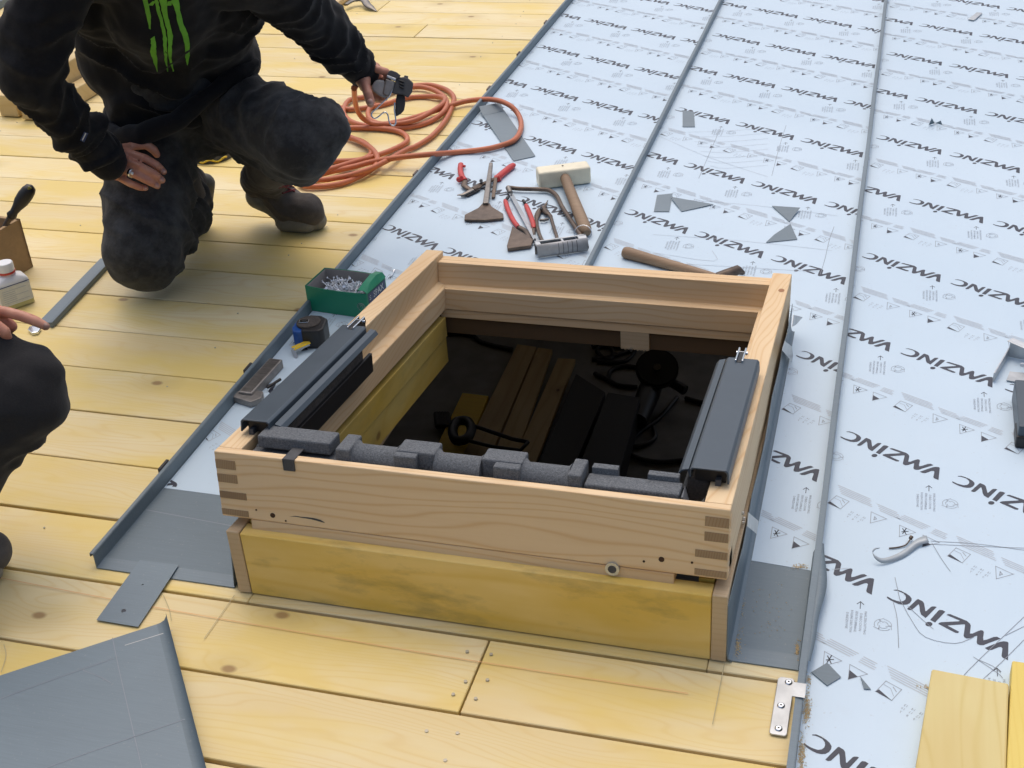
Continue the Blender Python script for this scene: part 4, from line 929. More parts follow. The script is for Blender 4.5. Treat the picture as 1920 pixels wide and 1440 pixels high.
# white bottle
bo = thing('glue_bottle', 'small white plastic bottle with a white cap and red ring, beside the brown box', 'bottle', tuple(U(30, 572, 0)))
g0 = U(25, 581, 0); g1 = U(68, 566, 0); gd = (g1-g0).normalized(); gn = Vector((-gd.y, gd.x, 0)); gc = (g0+g1)/2-gd*.012+gn*.022
GT = Matrix(((gd.x, gn.x, 0, gc.x), (gd.y, gn.y, 0, gc.y), (0, 0, 1, .0012), (0, 0, 0, 1)))
def rr(hx, hy, r, n=4):
    out = []
    for cx_, cy_, a0 in ((hx-r, hy-r, 0), (-hx+r, hy-r, 1.571), (-hx+r, -hy+r, 3.1416), (hx-r, -hy+r, 4.712)):
        out += [(cx_+r*math.cos(a0+i*1.571/n), cy_+r*math.sin(a0+i*1.571/n)) for i in range(n+1)]
    return out
def loft(name, rings, m, par, T):
    n = len(rings[0][0]); v = [T @ Vector((x, y, z)) for ring, z in rings for x, y in ring]
    f = [(i*n+k, i*n+(k+1) % n, (i+1)*n+(k+1) % n, (i+1)*n+k) for i in range(len(rings)-1) for k in range(n)]
    mb = MB().add(v, f, True).add(v[:n], [tuple(range(n-1, -1, -1))]).add(v[-n:], [tuple(range(n))]); return mb.build(name, m, par)
loft('body', [(rr(.036, .021, .006), .0), (rr(.038, .023, .008), .004), (rr(.038, .023, .008), .062), (rr(.034, .020, .010), .069), (rr(.019, .017, .015), .076), (rr(.0155, .0155, .0154), .079), (rr(.0155, .0155, .0154), .086)], m_white, bo, GT)
loft('contents', [(rr(.0384, .0234, .008), .001), (rr(.0384, .0234, .008), .011)], m_liquid, bo, GT)
MB().box((-.0365, -.0237, .013), (.0365, -.0229, .056), GT).build('label', m_label, bo)
MB().box((-.037, -.0239, .0575), (.037, -.0229, .0590), GT).build('label_line', m_navy, bo)
for i in range(7): MB().box((-.030, -.0240, .018+i*.0048), (.0 if i % 3 else .028, -.0236, .0192+i*.0048), GT).build('label_print', m_ink_l, bo)
loft('cap_ring', [(rr(.0195, .0195, .0194, 6), .082), (rr(.0195, .0195, .0194, 6), .0865)], m_red, bo, GT)
loft('cap', [(rr(.0185, .0185, .0184, 6), .0868), (rr(.0185, .0185, .0184, 6), .105), (rr(.0170, .0170, .0169, 6), .107)], m_white, bo, GT)
# hammer at the top of the picture
ht = thing('claw_hammer', 'hammer with a pale wooden handle and a dark curved claw, far end of the boards', 'hammer', tuple(U(660, 8, 0)))
MB().bar(U(560, 70, .004), U(664, -14, .004), .034, .024).build('handle', wood('hickory', (.72, .56, .33), (.66, .45, .2), (.6, .36, .13), ring=50, knots=0), ht, bevel=.006, seg=3)
MB().tube(spline([U(648, 9, .02), U(660, 2, .022), U(674, -1, .024), U(684, 2, .022), U(690, 10, .015), U(706, 21, .004)], 4), [.010]*6+[.013]*6+[.016]*6+[.012, .007, .003], 8, flat=.45).build('claw', m_steel, ht)
# bracket and black block at the right edge
br_ = thing('steel_bracket', 'galvanised U-shaped steel bracket at the right edge of the picture', 'bracket', tuple(U(1890, 680, .004)))
a, b2, c2, d2 = U(1862, 716, .005), U(1890, 668, .005), U(1960, 684, .005), U(1890, 668, .035)
MB().bar(b2, U(2010, 693, .005), .003, .032).build('web', m_galv, br_, bevel=.001)
MB().bar(a, b2, .003, .020, w2=.003).build('flange', m_galv, br_, bevel=.001)
MB().bar(b2+Vector((0, .008, .032)), U(2010, 693, .037)+Vector((0, .008, 0)), .018, .002).build('top_flange', m_galv, br_, bevel=.0006)
MB().tube([U(1917, 683, .018)+Vector((0, -.002, 0)), U(1917, 683, .018)+Vector((0, -.004, 0))], .0045, 10).build('rivet', m_white, br_)
single(flat([(1893, 698), (1935, 702), (1932, 722), (1887, 714)], .006, .002), 'spacer_plate', m_galv, 'small grooved steel plate lying between the bracket and the black block', 'metal plate')
bk = thing('black_case', 'black plastic case standing on the film, cut off by the right edge', 'case', tuple(U(1950, 830, .004)))
e = U(1902, 838, .004); MB().box((e.x+.002, e.y, .004), (e.x+.16, e.y+.16, .048)).build('body', m_anthr, bk, bevel=.003); MB().box((e.x, e.y-.004, .0042), (e.x+.16, e.y+.045, .028)).build('foot', m_black, bk, bevel=.003)

# ================================================================== timbers and sheets far left
def beam(p, q, w, h, name, label, z=0, m=m_beam):
    p, q = U(*p, 0), U(*q, 0); d = (q-p).normalized(); n_ = Vector((-d.y, d.x, 0)); n_ = n_ if n_.y > 0 else -n_
    T = Matrix(((d.x, n_.x, 0, p.x), (d.y, n_.y, 0, p.y), (0, 0, 1, z), (0, 0, 0, 1)))
    return single(MB().box((0, 0, 0), ((q-p).length, w, h), T), name, m, label, 'timber', 'heavy squared timbers on the far boards', bevel=.004)
def beam2(c, ang, L0, L1, w, z0, h, lab):
    d = Vector((math.cos(ang), math.sin(ang), 0)); n_ = Vector((-d.y, d.x, 0))
    T = Matrix(((d.x, n_.x, 0, c.x), (d.y, n_.y, 0, c.y), (0, 0, 1, z0), (0, 0, 0, 1)))
    return single(MB().box((-L0, 0, 0), (L1, w, h), T), 'timber', m_beam, lab, 'timber', 'heavy squared timbers on the far boards', bevel=.004)
bang = math.radians(88)
beam2(U(146, 201, 0), bang, .10, 1.2, .05, .0035, .055, 'low front timber of the far pair, seen under the kneeling worker’s arm')
beam2(U(146, 201, 0)+Vector((-.056, .0, 0)), bang, .14, 1.2, .052, .0035, .12, 'tall knotty timber behind the low one, its pale top in view')
beam2(U(38, 222, 0)+Vector((-.002, .02, 0)), bang, .02, 1.2, .07, .0035, .07, 'timber at the left edge, separate from the pair under the arm')
fs_ = thing('foil_sheet', 'piece of pale film-covered sheet at the far top left corner', 'zinc sheet', (-3.0, 3.4, 0))
MB().box((-3.9, 2.95, .002), (-2.66, 4.4, .012)).build('sheet', m_film, fs_); MB().box((-2.66, 2.9, .002), (-2.63, 4.4, .03)).build('edge', m_zinc_l, fs_)

# ================================================================== hose
hz_ = thing('air_hose', 'orange air hose in loose coils running from the worker’s hand across boards and film', 'hose', tuple(U(720, 250, 0)))
HP = [(664, 165, .20), (666, 192, .12), (674, 214, .06), (690, 228, .028), (715, 233, .02), (760, 225, .018), (800, 213, .016), (850, 196, .016), (885, 188, .018), (925, 187, .034), (955, 197, .034), (973, 217, .014), (977, 240, .014), (965, 262, .016), (935, 274, .014), (900, 281, .014), (850, 286, .012), (800, 290, .036), (750, 295, .034), (700, 303, .022), (665, 312, .014), (620, 322, .012), (585, 332, .012), (562, 341, .012), (575, 349, .011), (610, 349, .010), (650, 341, .010), (690, 322, .012), (707, 306, .018), (704, 287, .020), (684, 270, .018), (645, 254, .014), (600, 252, .012), (575, 278, .010), (600, 300, .010), (644, 302, .010), (682, 298, .012), (697, 284, .014), (680, 266, .012), (641, 257, .011), (590, 262, .010), (570, 300, .012), (595, 322, .018), (622, 316, .020), (666, 303, .018), (705, 292, .014), (740, 279, .010), (763, 265, .010), (757, 251, .010), (731, 243, .010), (687, 240, .010), (644, 241, .010), (590, 252, .010), (560, 310, .010), (590, 336, .011), (640, 332, .018), (687, 319, .026), (722, 303, .026), (760, 282, .012), (780, 274, .010), (810, 255, .010), (836, 225, .010), (848, 198, .010), (851, 183, .010), (840, 170, .010), (819, 162, .010), (797, 159, .010), (760, 163, .010), (714, 174, .010), (683, 182, .010), (655, 188, .012), (645, 203, .012), (645, 214, .010), (657, 227, .010), (682, 235, .010), (731, 241, .010), (775, 237, .010), (808, 227, .010), (832, 209, .018), (838, 193, .022), (830, 179, .020), (808, 167, .016), (778, 163, .014), (730, 172, .014), (700, 195, .014), (690, 213, .014), (700, 228, .016), (730, 233, .020), (776, 226, .026), (815, 206, .024), (834, 190, .026), (826, 182, .018), (797, 181, .010), (760, 184, .010), (714, 197, .010), (660, 205, .010), (630, 200, .010), (560, 190, .010), (480, 210, .010)]
MB().tube(spline([U(x, y, z) for x, y, z in HP], 6), .0078, 10).build('tube', m_hose, hz_)

# ================================================================== things in the room below (on the floor at -1.9)
ZF = -1.9
def UF(x, y, z=0): return U(x, y, ZF+z)
def fboard(c, name, m, lab, th=.03, cat='board', grp='planks on the floor of the room below'):
    pts = [U(x, y, ZF+th) for x, y in c]; a = sum(pts[i-1].x*pts[i].y-pts[i].x*pts[i-1].y for i in range(4))
    if a < 0: pts = pts[::-1]
    lo = [Vector((p.x, p.y, ZF+.003)) for p in pts]
    return single(MB().add(lo+pts, [(3, 2, 1, 0), (4, 5, 6, 7), (0, 1, 5, 4), (1, 2, 6, 5), (2, 3, 7, 6), (3, 0, 4, 7)]), name, m, lab, cat, grp, bevel=.003)
m_bb = wood('plank_brown', (.55, .40, .18), (.46, .31, .12), (.38, .24, .09), axis=1, ring=20, knots=.7)
fboard([(970, 645), (1006, 650), (918, 858), (868, 850)], 'floor_plank', m_bb, 'leftmost of the three brown planks on the floor below')
fboard([(1008, 651), (1036, 655), (962, 872), (920, 866)], 'floor_plank', m_bb, 'middle brown plank on the floor below')
fboard([(1046, 671), (1079, 673), (1000, 880), (958, 872)], 'floor_plank', m_bb, 'brown plank on the floor below, set apart by a gap on its left')
fboard([(867, 736), (916, 742), (868, 860), (812, 850)], 'yellow_panel', wood('yellow_panel', (.75, .5, .03), (.7, .44, .02), (.6, .36, .02), knots=0), 'short bright yellow board lying left of the brown planks below', .03, 'board', None)
bs = thing('bow_saw', 'dark bow saw with a black handle lying across the planks below', 'saw', tuple(UF(900, 815)))
MB().tube(spline([UF(850, 800, .10), UF(858, 790, .10), UF(876, 790, .10), UF(884, 804, .10), UF(876, 822, .10), UF(856, 826, .10), UF(849, 812, .10), UF(850, 800, .10)], 4), .022, 8).build('handle', m_black, bs)
MB().tube([UF(884, 797, .10), UF(960, 823, .10), UF(990, 829, .10)], .009, 6).tube([UF(866, 823, .1), UF(925, 838, .1)], .008, 6).tube([UF(990, 829, .1), UF(975, 845, .1), UF(925, 838, .1)], .009, 6).build('blade_frame', m_black, bs)
gr = thing('angle_grinder', 'dark angle grinder with a round disc guard on the floor below', 'angle grinder', tuple(UF(1240, 720)))
g_ = UF(1232, 690, .18); n_ = Vector((.1, -.5, .8)).normalized(); ux = n_.cross(Vector((0, 0, 1))).normalized(); uy = n_.cross(ux)
def gdisc(c, r, th, name, m):
    MB().tube([c, c+n_*th], r, 24).build(name, m, gr, smooth=False)
gdisc(g_, .088, .006, 'cutting_disc', m_dark); gdisc(g_-n_*.02, .098, .018, 'guard', m_black); gdisc(g_+n_*.006, .017, .008, 'flange_nut', m_steel)
MB().tube([UF(1225, 712, .10), UF(1215, 740, .08), UF(1195, 790, .06)], [.05, .055, .045], 10).build('motor_body', m_black, gr)
MB().tube([UF(1250, 712, .12), UF(1285, 732, .10)], [.022, .024], 8).build('side_handle', m_black, gr)
fc = [[(830, 625), (880, 627), (905, 642), (960, 655)], [(1110, 650), (1135, 645), (1150, 660), (1140, 675), (1120, 660), (1130, 650), (1190, 652)], [(1110, 674), (1150, 668), (1190, 655), (1170, 678), (1120, 678)], [(1115, 700), (1140, 712), (1160, 722), (1195, 726)], [(1140, 710), (1145, 695), (1170, 686), (1200, 690)], [(1285, 746), (1320, 755), (1400, 765)], [(1270, 745), (1235, 785), (1200, 810), (1170, 840)], [(1225, 800), (1228, 820), (1205, 835), (1170, 838)], [(1170, 845), (1200, 860), (1240, 866), (1290, 862)]]
for i, l in enumerate(fc):
    lab = ['top left thin cable near the far end of the room floor', 'looped cable end beside the post below', 'cable crossing under the timber block', 'cable running from the post to the grinder', 'small arc of cable left of the grinder', 'cable leading right from the grinder handle', 'cable from the grinder towards the viewer', 'short hooked cable near the dark pile', 'long curved cable nearest the front rail'][i]
    single(MB().tube(spline([UF(x, y, .012) for x, y in l], 5), .011, 6), 'cable', m_black, 'black '+lab if not lab.startswith('black') else lab, 'cable', 'cables on the floor of the room below')
single(MB().box((-.79, 4.38, ZF+.001), (-.55, 4.62, -.26)), 'post', m_beam_dark, 'dark square post rising from the floor below the roof', 'post')
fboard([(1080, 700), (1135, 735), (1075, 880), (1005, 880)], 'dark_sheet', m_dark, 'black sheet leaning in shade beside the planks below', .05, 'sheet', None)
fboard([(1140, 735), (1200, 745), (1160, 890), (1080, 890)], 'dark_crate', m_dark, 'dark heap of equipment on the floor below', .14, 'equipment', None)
cr = thing('glove', 'small dark crumpled thing by the yellow board on the floor below', 'rag', tuple(UF(830, 790)))
for i in range(5): MB().tube([UF(818+i*5, 775, .05), UF(822+i*5, 800, .03)], [.014, .016], 6).build('fold', m_dark, cr)
# ================================================================== people
def icap(p1, r1, p2, r2, n=14, m=6):
    """closed rounded cone between two joints"""
    p1, p2 = Vector(p1), Vector(p2); d = p2-p1; L = max(d.length, 1e-5); d = d/L
    x = d.orthogonal().normalized(); y = d.cross(x); rings = []
    for i in range(m+1):
        a = -math.pi/2+math.pi/2*i/m; rings.append((p1+d*(math.sin(a)*r1), math.cos(a)*r1))
    for i in range(m+1):
        a = math.pi/2*i/m; rings.append((p2+d*(math.sin(a)*r2), math.cos(a)*r2))
    vs = []; fs = []
    for c, r in rings:
        r = max(r, 1e-5)
        for k in range(n): t = 2*math.pi*k/n; vs.append(c+x*math.cos(t)*r+y*math.sin(t)*r)
    for i in range(len(rings)-1):
        for k in range(n): fs.append((i*n+k, i*n+(k+1) % n, (i+1)*n+(k+1) % n, (i+1)*n+k))
    fs += [tuple(range(n-1, -1, -1)), tuple(range((len(rings)-1)*n, len(rings)*n))]
    return vs, fs
def chain(pts, rs): return [(pts[i], rs[i], pts[i+1], rs[i+1]) for i in range(len(pts)-1)]
def organic(caps, voxel, smooth=4):
    mb = MB()
    for c in caps: mb.add(*icap(*c))
    me = bpy.data.meshes.new('tmp'); me.from_pydata(mb.v, [], mb.f); o = bpy.data.objects.new('tmp', me); COL.objects.link(o)
    md = o.modifiers.new('r', 'REMESH'); md.mode = 'VOXEL'; md.voxel_size = voxel
    ms = o.modifiers.new('s', 'SMOOTH'); ms.factor = .6; ms.iterations = smooth
    dg = bpy.context.evaluated_depsgraph_get(); dg.update()
    out = bpy.data.meshes.new_from_object(o.evaluated_get(dg)); bpy.data.objects.remove(o); bpy.data.meshes.remove(me)
    return out
def wrinkle(me, folds, base=.0018, fine=.0006, seed=0):
    """folds: (p1, p2, radius, amplitude, wavelength, skew) rings of cloth round a limb"""
    me.update(); vs = me.vertices; nr = [v.normal.copy() for v in vs]; new = []
    so_ = Vector((seed*3.1, seed*1.7, 0))
    for v, n_ in zip(vs, nr):
        p = v.co; d = base*noise.fractal(p*9+so_, 1.0, 2.0, 3)*1.6+fine*noise.noise(p*60+so_)
        for p1, p2, R_, amp, lam, sk in folds:
            ax_ = p2-p1; L = ax_.length; ax = ax_/L; t = (p-p1).dot(ax); q = p-p1-ax*t
            if -.3*R_ < t < L+.3*R_ and q.length < R_*1.7:
                e = min(1, max(0, (t+.3*R_)/(.5*R_)))*min(1, max(0, (L+.3*R_-t)/(.5*R_)))
                u = ax.orthogonal().normalized(); w = ax.cross(u); a = math.atan2(q.dot(w), q.dot(u))
                ph = t/lam*3.1416+sk*math.sin(a+seed)+2.2*noise.noise(p*7+so_)+1.1*math.sin(2*a+t*14)
                s_ = math.sin(ph); d += amp*e*((1-abs(s_))**1.3*1.6-.6)*(.55+.45*noise.noise(p*5+so_*2)*2)
        new.append(p+n_*d)
    for v, c in zip(vs, new): v.co = c
    me.update()
def link_mesh(me, name, m, parent):
    org = origin(parent); me.transform(Matrix.Translation(-org)); me.materials.clear(); me.materials.append(m); me.name = name
    for p in me.polygons: p.use_smooth = True
    o = bpy.data.objects.new(name, me); COL.objects.link(o); o.parent = parent; return o
def join_mesh(a, b):
    bm_ = bmesh.new(); bm_.from_mesh(a); bm_.from_mesh(b); bm_.to_mesh(a); bm_.free(); return a
V = Vector
def head_caps(neck, head, face, up_=V((0, 0, 1))):
    face = face.normalized(); sd_ = face.cross(up_).normalized(); up2 = sd_.cross(face)
    h = head
    c = [(neck, .058, h-up2*.06, .055), (h+up2*.035-face*.012, .088, h+up2*.005-face*.018, .084), (h+up2*.035+face*.03, .070, h-up2*.03+face*.03, .062),
         (h-up2*.045+face*.035, .052, h-up2*.085+face*.052, .030), (h-up2*.06-sd_*.02+face*.01, .042, h-up2*.06+sd_*.02+face*.01, .042),
         (h+up2*.015+face*.088, .008, h-up2*.022+face*.112, .015), (h-up2*.028+face*.098-sd_*.012, .007, h-up2*.028+face*.098+sd_*.012, .007),
         (h-up2*.052+face*.088-sd_*.018, .008, h-up2*.052+face*.088+sd_*.018, .008), (h+up2*.030+face*.084-sd_*.035, .010, h+up2*.030+face*.084+sd_*.035, .010)]
    for s_ in (-1, 1): c += [(h+sd_*s_*.086+up2*.018-face*.012, .014, h+sd_*s_*.088-up2*.022-face*.006, .010)]
    return c, sd_, up2, face
def head_extras(h, sd_, up2, face, parent):
    for s_ in (-1, 1):
        e = h+face*.086+sd_*s_*.032+up2*.012
        MB().add(*icap(e, .0115, e+face*.0005, .0115, 12, 5), smooth=True).build('eye', m_white, parent)
        MB().add(*icap(e+face*.0075, .0058, e+face*.0078, .0056, 10, 4), smooth=True).build('iris', m_dark, parent)
    me = organic([(h+up2*.05-face*.02, .092, h+up2*.0-face*.035, .090), (h+up2*.06+face*.02, .075, h+up2*.03-face*.05, .085)], .006, 3)
    bm_ = bmesh.new(); bm_.from_mesh(me)
    kill = [v for v in bm_.verts if (v.co-h).dot(face) > .052-(max(0, (v.co-h).dot(up2)-.06))*-1.2 and (v.co-h).dot(up2) < .085 or (v.co-h).dot(up2) < -.055 or ((v.co-h).dot(up2) < .03 and (v.co-h).dot(face) > .01)]
    bmesh.ops.delete(bm_, geom=kill, context='VERTS'); bm_.to_mesh(me); bm_.free(); wrinkle(me, [], .006, .002, 5); link_mesh(me, 'hair', m_hair, parent)
# ------------------------------------------------------------------ kneeling worker
w1 = thing('person', 'kneeling worker in black hoodie with green print and dusty dark trousers, holding an air nozzle', 'person', tuple(U(330, 420, 0)))
hipR, hipL = PD(292, 228, 3.07), PD(388, 205, 3.10)
knR, ankR = PD(270, 470, 2.95), PD(352, 372, 3.18)
knL, ankL = PD(568, 257, 2.81), PD(505, 326, 3.13)
waist, chest = PD(315, 130, 2.92), PD(305, 0, 2.68)
shR, elR, wrR = PD(118, -60, 2.50), PD(54, 152, 2.58), PD(192, 293, 2.80)
shL, elL, wrL = PD(486, -62, 2.62), PD(588, 34, 2.82), PD(682, 138, 3.02)
neck1, head1 = PD(318, -170, 2.45), PD(325, -300, 2.36)
def hand(fing, thumb, palm, wrist, voxel=.0030):
    caps = [(wrist, .029, (wrist+palm[1])/2, .027)]
    for a, b, ra, rb in palm[2]: caps.append((a, ra, b, rb))
    for pts, r in fing+[thumb]:
        n = len(pts); rs = [r*1.08]+[r*1.02]*(n-2)+[r*.80]; caps += chain(pts, rs)
    return caps
# right hand (flat on the thigh)
def H1(x, y, d=2.84): return PD(x, y, d)
fing = [([H1(232, 282, 2.84), H1(250, 290, 2.835), H1(272, 297, 2.825), H1(294, 310, 2.835), H1(307, 322, 2.86)], .0092),
        ([H1(224, 296, 2.835), H1(243, 305, 2.825), H1(266, 314, 2.812), H1(290, 327, 2.825), H1(304, 338, 2.85)], .0095),
        ([H1(216, 308, 2.835), H1(235, 319, 2.825), H1(258, 329, 2.812), H1(280, 340, 2.825), H1(295, 349, 2.85)], .0090),
        ([H1(210, 320, 2.835), H1(226, 334, 2.830), H1(244, 344, 2.822), H1(262, 351, 2.835), H1(273, 353, 2.85)], .0080)]
thumb = ([H1(222, 283, 2.85), H1(248, 274, 2.86), H1(274, 271, 2.86), H1(288, 281, 2.87), H1(294, 290, 2.88)], .0098)
palmc = [(H1(204, 300, 2.815), H1(236, 288, 2.84), .024, .0135), (H1(202, 308, 2.815), H1(232, 304, 2.83), .024, .0145), (H1(200, 315, 2.815), H1(227, 318, 2.83), .022, .0140), (H1(200, 320, 2.815), H1(219, 328, 2.835), .019, .0125), (H1(208, 292, 2.82), H1(236, 279, 2.85), .020, .013)]
capsR = hand(fing, thumb, (None, H1(205, 308, 2.82), palmc), wrR+(H1(196, 306, 2.80)-wrR)*.8)
capsR += [(elR+(wrR-elR)*.55, .036, H1(198, 306, 2.80), .028)]
# left hand (round the nozzle)
def H2(x, y, d=3.02): return PD(x, y, d)
fingL = [([H2(694, 127, 3.01), H2(708, 130, 3.0), H2(724, 135, 3.0), H2(727, 146, 3.02), H2(716, 150, 3.05)], .0092),
         ([H2(696, 140, 3.03), H2(708, 148, 3.05), H2(718, 160, 3.07), H2(712, 172, 3.06)], .0095),
         ([H2(694, 150, 3.04), H2(702, 164, 3.07), H2(714, 180, 3.07), H2(722, 184, 3.04)], .0092),
         ([H2(688, 156, 3.05), H2(694, 172, 3.08), H2(706, 186, 3.08), H2(714, 188, 3.05)], .0085)]
thumbL = ([H2(680, 150, 2.99), H2(685, 163, 2.975), H2(690, 176, 2.965), H2(694, 190, 2.97), H2(695, 195, 2.975)], .0108)
palmL = [(H2(680, 132, 3.02), H2(702, 129, 3.02), .025, .016), (H2(680, 138, 3.02), H2(702, 140, 3.04), .026, .018), (H2(678, 144, 3.02), H2(692, 156, 3.05), .024, .017), (H2(678, 142, 3.0), H2(684, 162, 2.985), .022, .0135)]
capsL = hand(fingL, thumbL, (None, H2(684, 140, 3.02), palmL), H2(677, 136, 3.02))
capsL += [(elL+(wrL-elL)*.5, .036, H2(677, 136, 3.02), .028)]
hc, sd1, up1, fc1 = head_caps(neck1, head1, V((.55, -.75, -.45)))
bk = V((-.02, .08, -.03)); core = [(hipR, .080, hipL, .080), ((hipR+hipL)/2, .09, waist+bk*.6, .085), (waist+bk*.6, .085, chest+bk, .095), (chest+bk+(shR-chest)*.45, .075, chest+bk+(shL-chest)*.45, .075), (chest+bk, .085, neck1, .055)]
core += chain([shR, elR, elR+(wrR-elR)*.7], [.055, .042, .034])+chain([shL, elL, elL+(wrL-elL)*.7], [.055, .042, .034])
core += chain([hipR, knR, ankR], [.075, .052, .036])+chain([hipL, knL, knL+(ankL-knL)*.45], [.075, .052, .036])+chain([knL+(ankL-knL)*.45, ankL], [.036, .030])
body = organic(core+hc, .010, 4)
join_mesh(body, organic(capsR, .0026, 3)); join_mesh(body, organic(capsL, .0026, 3))
bo1 = link_mesh(body, 'body', m_skin, w1)
head_extras(head1, sd1, up1, fc1, w1)
# finger nails
for (x, y, d, r_) in [(306, 321, 2.851, .0062), (303, 337, 2.841, .0064), (294, 348, 2.841, .006), (272, 352.5, 2.842, .0055), (694, 191, 2.959, .0075)]:
    c_ = PD(x, y, d-.0045); MB().add(*icap(c_, r_, c_+V((.001, -.001, 0)), r_*.9, 10, 4), smooth=True).build('fingernail', mat('nail', (.52, .30, .25), .35), w1)
# ring: band round the ring finger
ra, rb = H1(246, 324, 2.82), H1(251, 326.5, 2.817); d_ = (rb-ra).normalized(); 
MB().tube([ra-d_*.002, ra-d_*.0018, ra+d_*.005, ra+d_*.0052], [.0100, .0112, .0112, .0100], 18).build('ring', m_chrome, w1)
rc_ = ra+d_*.0015-ray(246, 324).normalized()*.011; MB().add(*icap(rc_, .0035, rc_+d_*.003, .0035, 8, 3)).build('ring_stone', m_white, w1)
# trousers
tr = chain([hipR, (hipR+knR)/2+V((0, 0, .01)), knR, knR+V((-.002, .01, .01))], [.112, .105, .094, .090])
tr += [(knR, .092, knR+V((0, .06, -.018)), .070), (knR+V((.0, .05, -.02)), .070, ankR, .062)]
tr += chain([hipL, PD(440, 205, 3.0), PD(510, 232, 2.90), knL], [.108, .096, .088, .088])
tr += [(knL, .092, PD(594, 246, 2.80), .070), (knL, .086, PD(552, 284, 2.96), .080), (PD(552, 284, 2.96), .078, PD(532, 292, 3.02), .066), (PD(470, 255, 3.05), .07, PD(545, 262, 2.92), .075)]
tr += [(hipR, .115, hipL, .112), ((hipR+hipL)/2, .120, waist, .115), (PD(245, 225, 3.02), .07, PD(250, 250, 3.02), .08)]
tm_ = organic(tr, .0075, 5)
wrinkle(tm_, [(hipR, knR, .12, .010, .085, 1.6), (knR, ankR, .10, .008, .06, 1.0), (hipL, PD(520, 215, 2.9), .12, .010, .10, 1.8), (PD(560, 280, 2.92), ankL, .10, .010, .055, 1.2), (PD(560, 225, 2.82), PD(612, 245, 2.77), .10, .008, .05, 1.0)], .006, .0008, 2)
link_mesh(tm_, 'trousers', m_trouser, w1)
# hoodie
hd_ = [(PD(243, 112, 2.93), .112, PD(388, 95, 2.94), .112), (PD(232, 40, 2.84), .112, PD(380, 40, 2.85), .120), (PD(205, -20, 2.74), .122, PD(392, -20, 2.77), .125), (PD(305, 125, 2.93), .128, PD(305, 20, 2.80), .130), (PD(305, 20, 2.80), .130, chest, .125), (PD(160, -80, 2.56), .095, PD(455, -80, 2.63), .100), (chest, .125, neck1, .085),
       (PD(268, 170, 2.95), .095, PD(395, 125, 2.97), .098), (PD(268, 190, 2.96), .090, PD(340, 165, 2.96), .100), (PD(258, 165, 2.96), .085, PD(262, 185, 2.98), .08)]
hd_ += chain([shR, PD(66, 60, 2.54), elR, elR+(wrR-elR)*.45, elR+(wrR-elR)*.85], [.080, .068, .060, .056, .048])
hd_ += [(elR+(wrR-elR)*.85, .050, H1(200, 301, 2.80), .042)]
hd_ += chain([shL, PD(535, -18, 2.70), elL, elL+(wrL-elL)*.5, elL+(wrL-elL)*.80], [.082, .072, .064, .058, .046])
hd_ += [(elL+(wrL-elL)*.80, .046, H2(680, 134, 3.02), .0375)]
hd_ += [(neck1+V((0, .05, -.02)), .09, neck1+V((0, .12, -.06)), .10)]
hm_ = organic(hd_, .0070, 5)
wrinkle(hm_, [(PD(90, 20, 2.54), elR, .085, .009, .055, 1.2), (elR, H1(190, 296, 2.80), .075, .0105, .050, 1.0), (PD(510, -30, 2.68), elL, .08, .010, .055, 1.2), (elL, H2(672, 128, 3.0), .07, .0105, .050, 1.1), (PD(310, 60, 2.75), PD(320, 190, 2.95), .24, .012, .10, .8)], .0075, .0007, 4)
hood = link_mesh(hm_, 'hoodie', m_hoodie, w1)
# ribbed cuffs
for a, b_, r_ in ((elR+(wrR-elR)*.83, H1(201, 302, 2.80), .044), (elL+(wrL-elL)*.78, H2(681, 135, 3.02), .0385)):
    cm = organic([(a, r_*1.08, b_, r_)], .005, 2); wrinkle(cm, [], .003, .0006, 8); link_mesh(cm, 'cuff', m_hoodie, w1)
# hem band of the hoodie running from the left hip up to the right
hem = organic(chain([PD(192, 225, 2.95), PD(222, 258, 2.89), PD(268, 252, 2.855), PD(330, 226, 2.85), PD(392, 180, 2.865), PD(440, 140, 2.89), PD(478, 118, 2.93)], [.018, .022, .024, .022, .020, .018, .014]), .005, 3)
wrinkle(hem, [], .005, .0008, 9); link_mesh(hem, 'hem_band', m_hoodie, w1)
# print on the chest and small cuff tag, laid onto the cloth
dg = bpy.context.evaluated_depsgraph_get(); dg.update()
def surf(o):
    me = o.data; org = origin(o); bv = BVHTree.FromPolygons([v.co+org for v in me.vertices], [tuple(p.vertices) for p in me.polygons]); return bv
bvh = surf(hood)
def on_cloth(px, py, off=.0022):
    d = ray(px, py).normalized(); h = bvh.ray_cast(CP, d); return (h[0]-d*off) if h[0] else PD(px, py, 2.6)
def ribbon(name, L, R, m, k=3):
    """cloth print between a left and a right outline"""
    v = []; f = []; n = len(L)
    for (a, b_) in zip(L, R):
        for j in range(k+1): t = j/k; v.append(on_cloth(a[0]+(b_[0]-a[0])*t, a[1]+(b_[1]-a[1])*t))
    for i in range(n-1):
        for j in range(k): q = i*(k+1)+j; f.append((q, q+k+1, q+k+2, q+1))
    return MB().add(v, f, True).build(name, m, w1)
def c7(l): return [(230+x/7.11, y/7.11) for x, y in l]
r5 = random.Random(2)
def dens(l, k=4, jag=.7):
    out = []
    for a, b_ in zip(l[:-1], l[1:]):
        for j in range(k): t = j/k; out.append((a[0]+(b_[0]-a[0])*t+r5.uniform(-jag, jag), a[1]+(b_[1]-a[1])*t))
    return out+[l[-1]]
ribbon('green_print', dens(c7([(200, -420), (225, -200), (270, 20), (320, 220), (350, 380)])), dens(c7([(290, -420), (310, -200), (335, 20), (380, 220), (375, 395)])), m_logo)
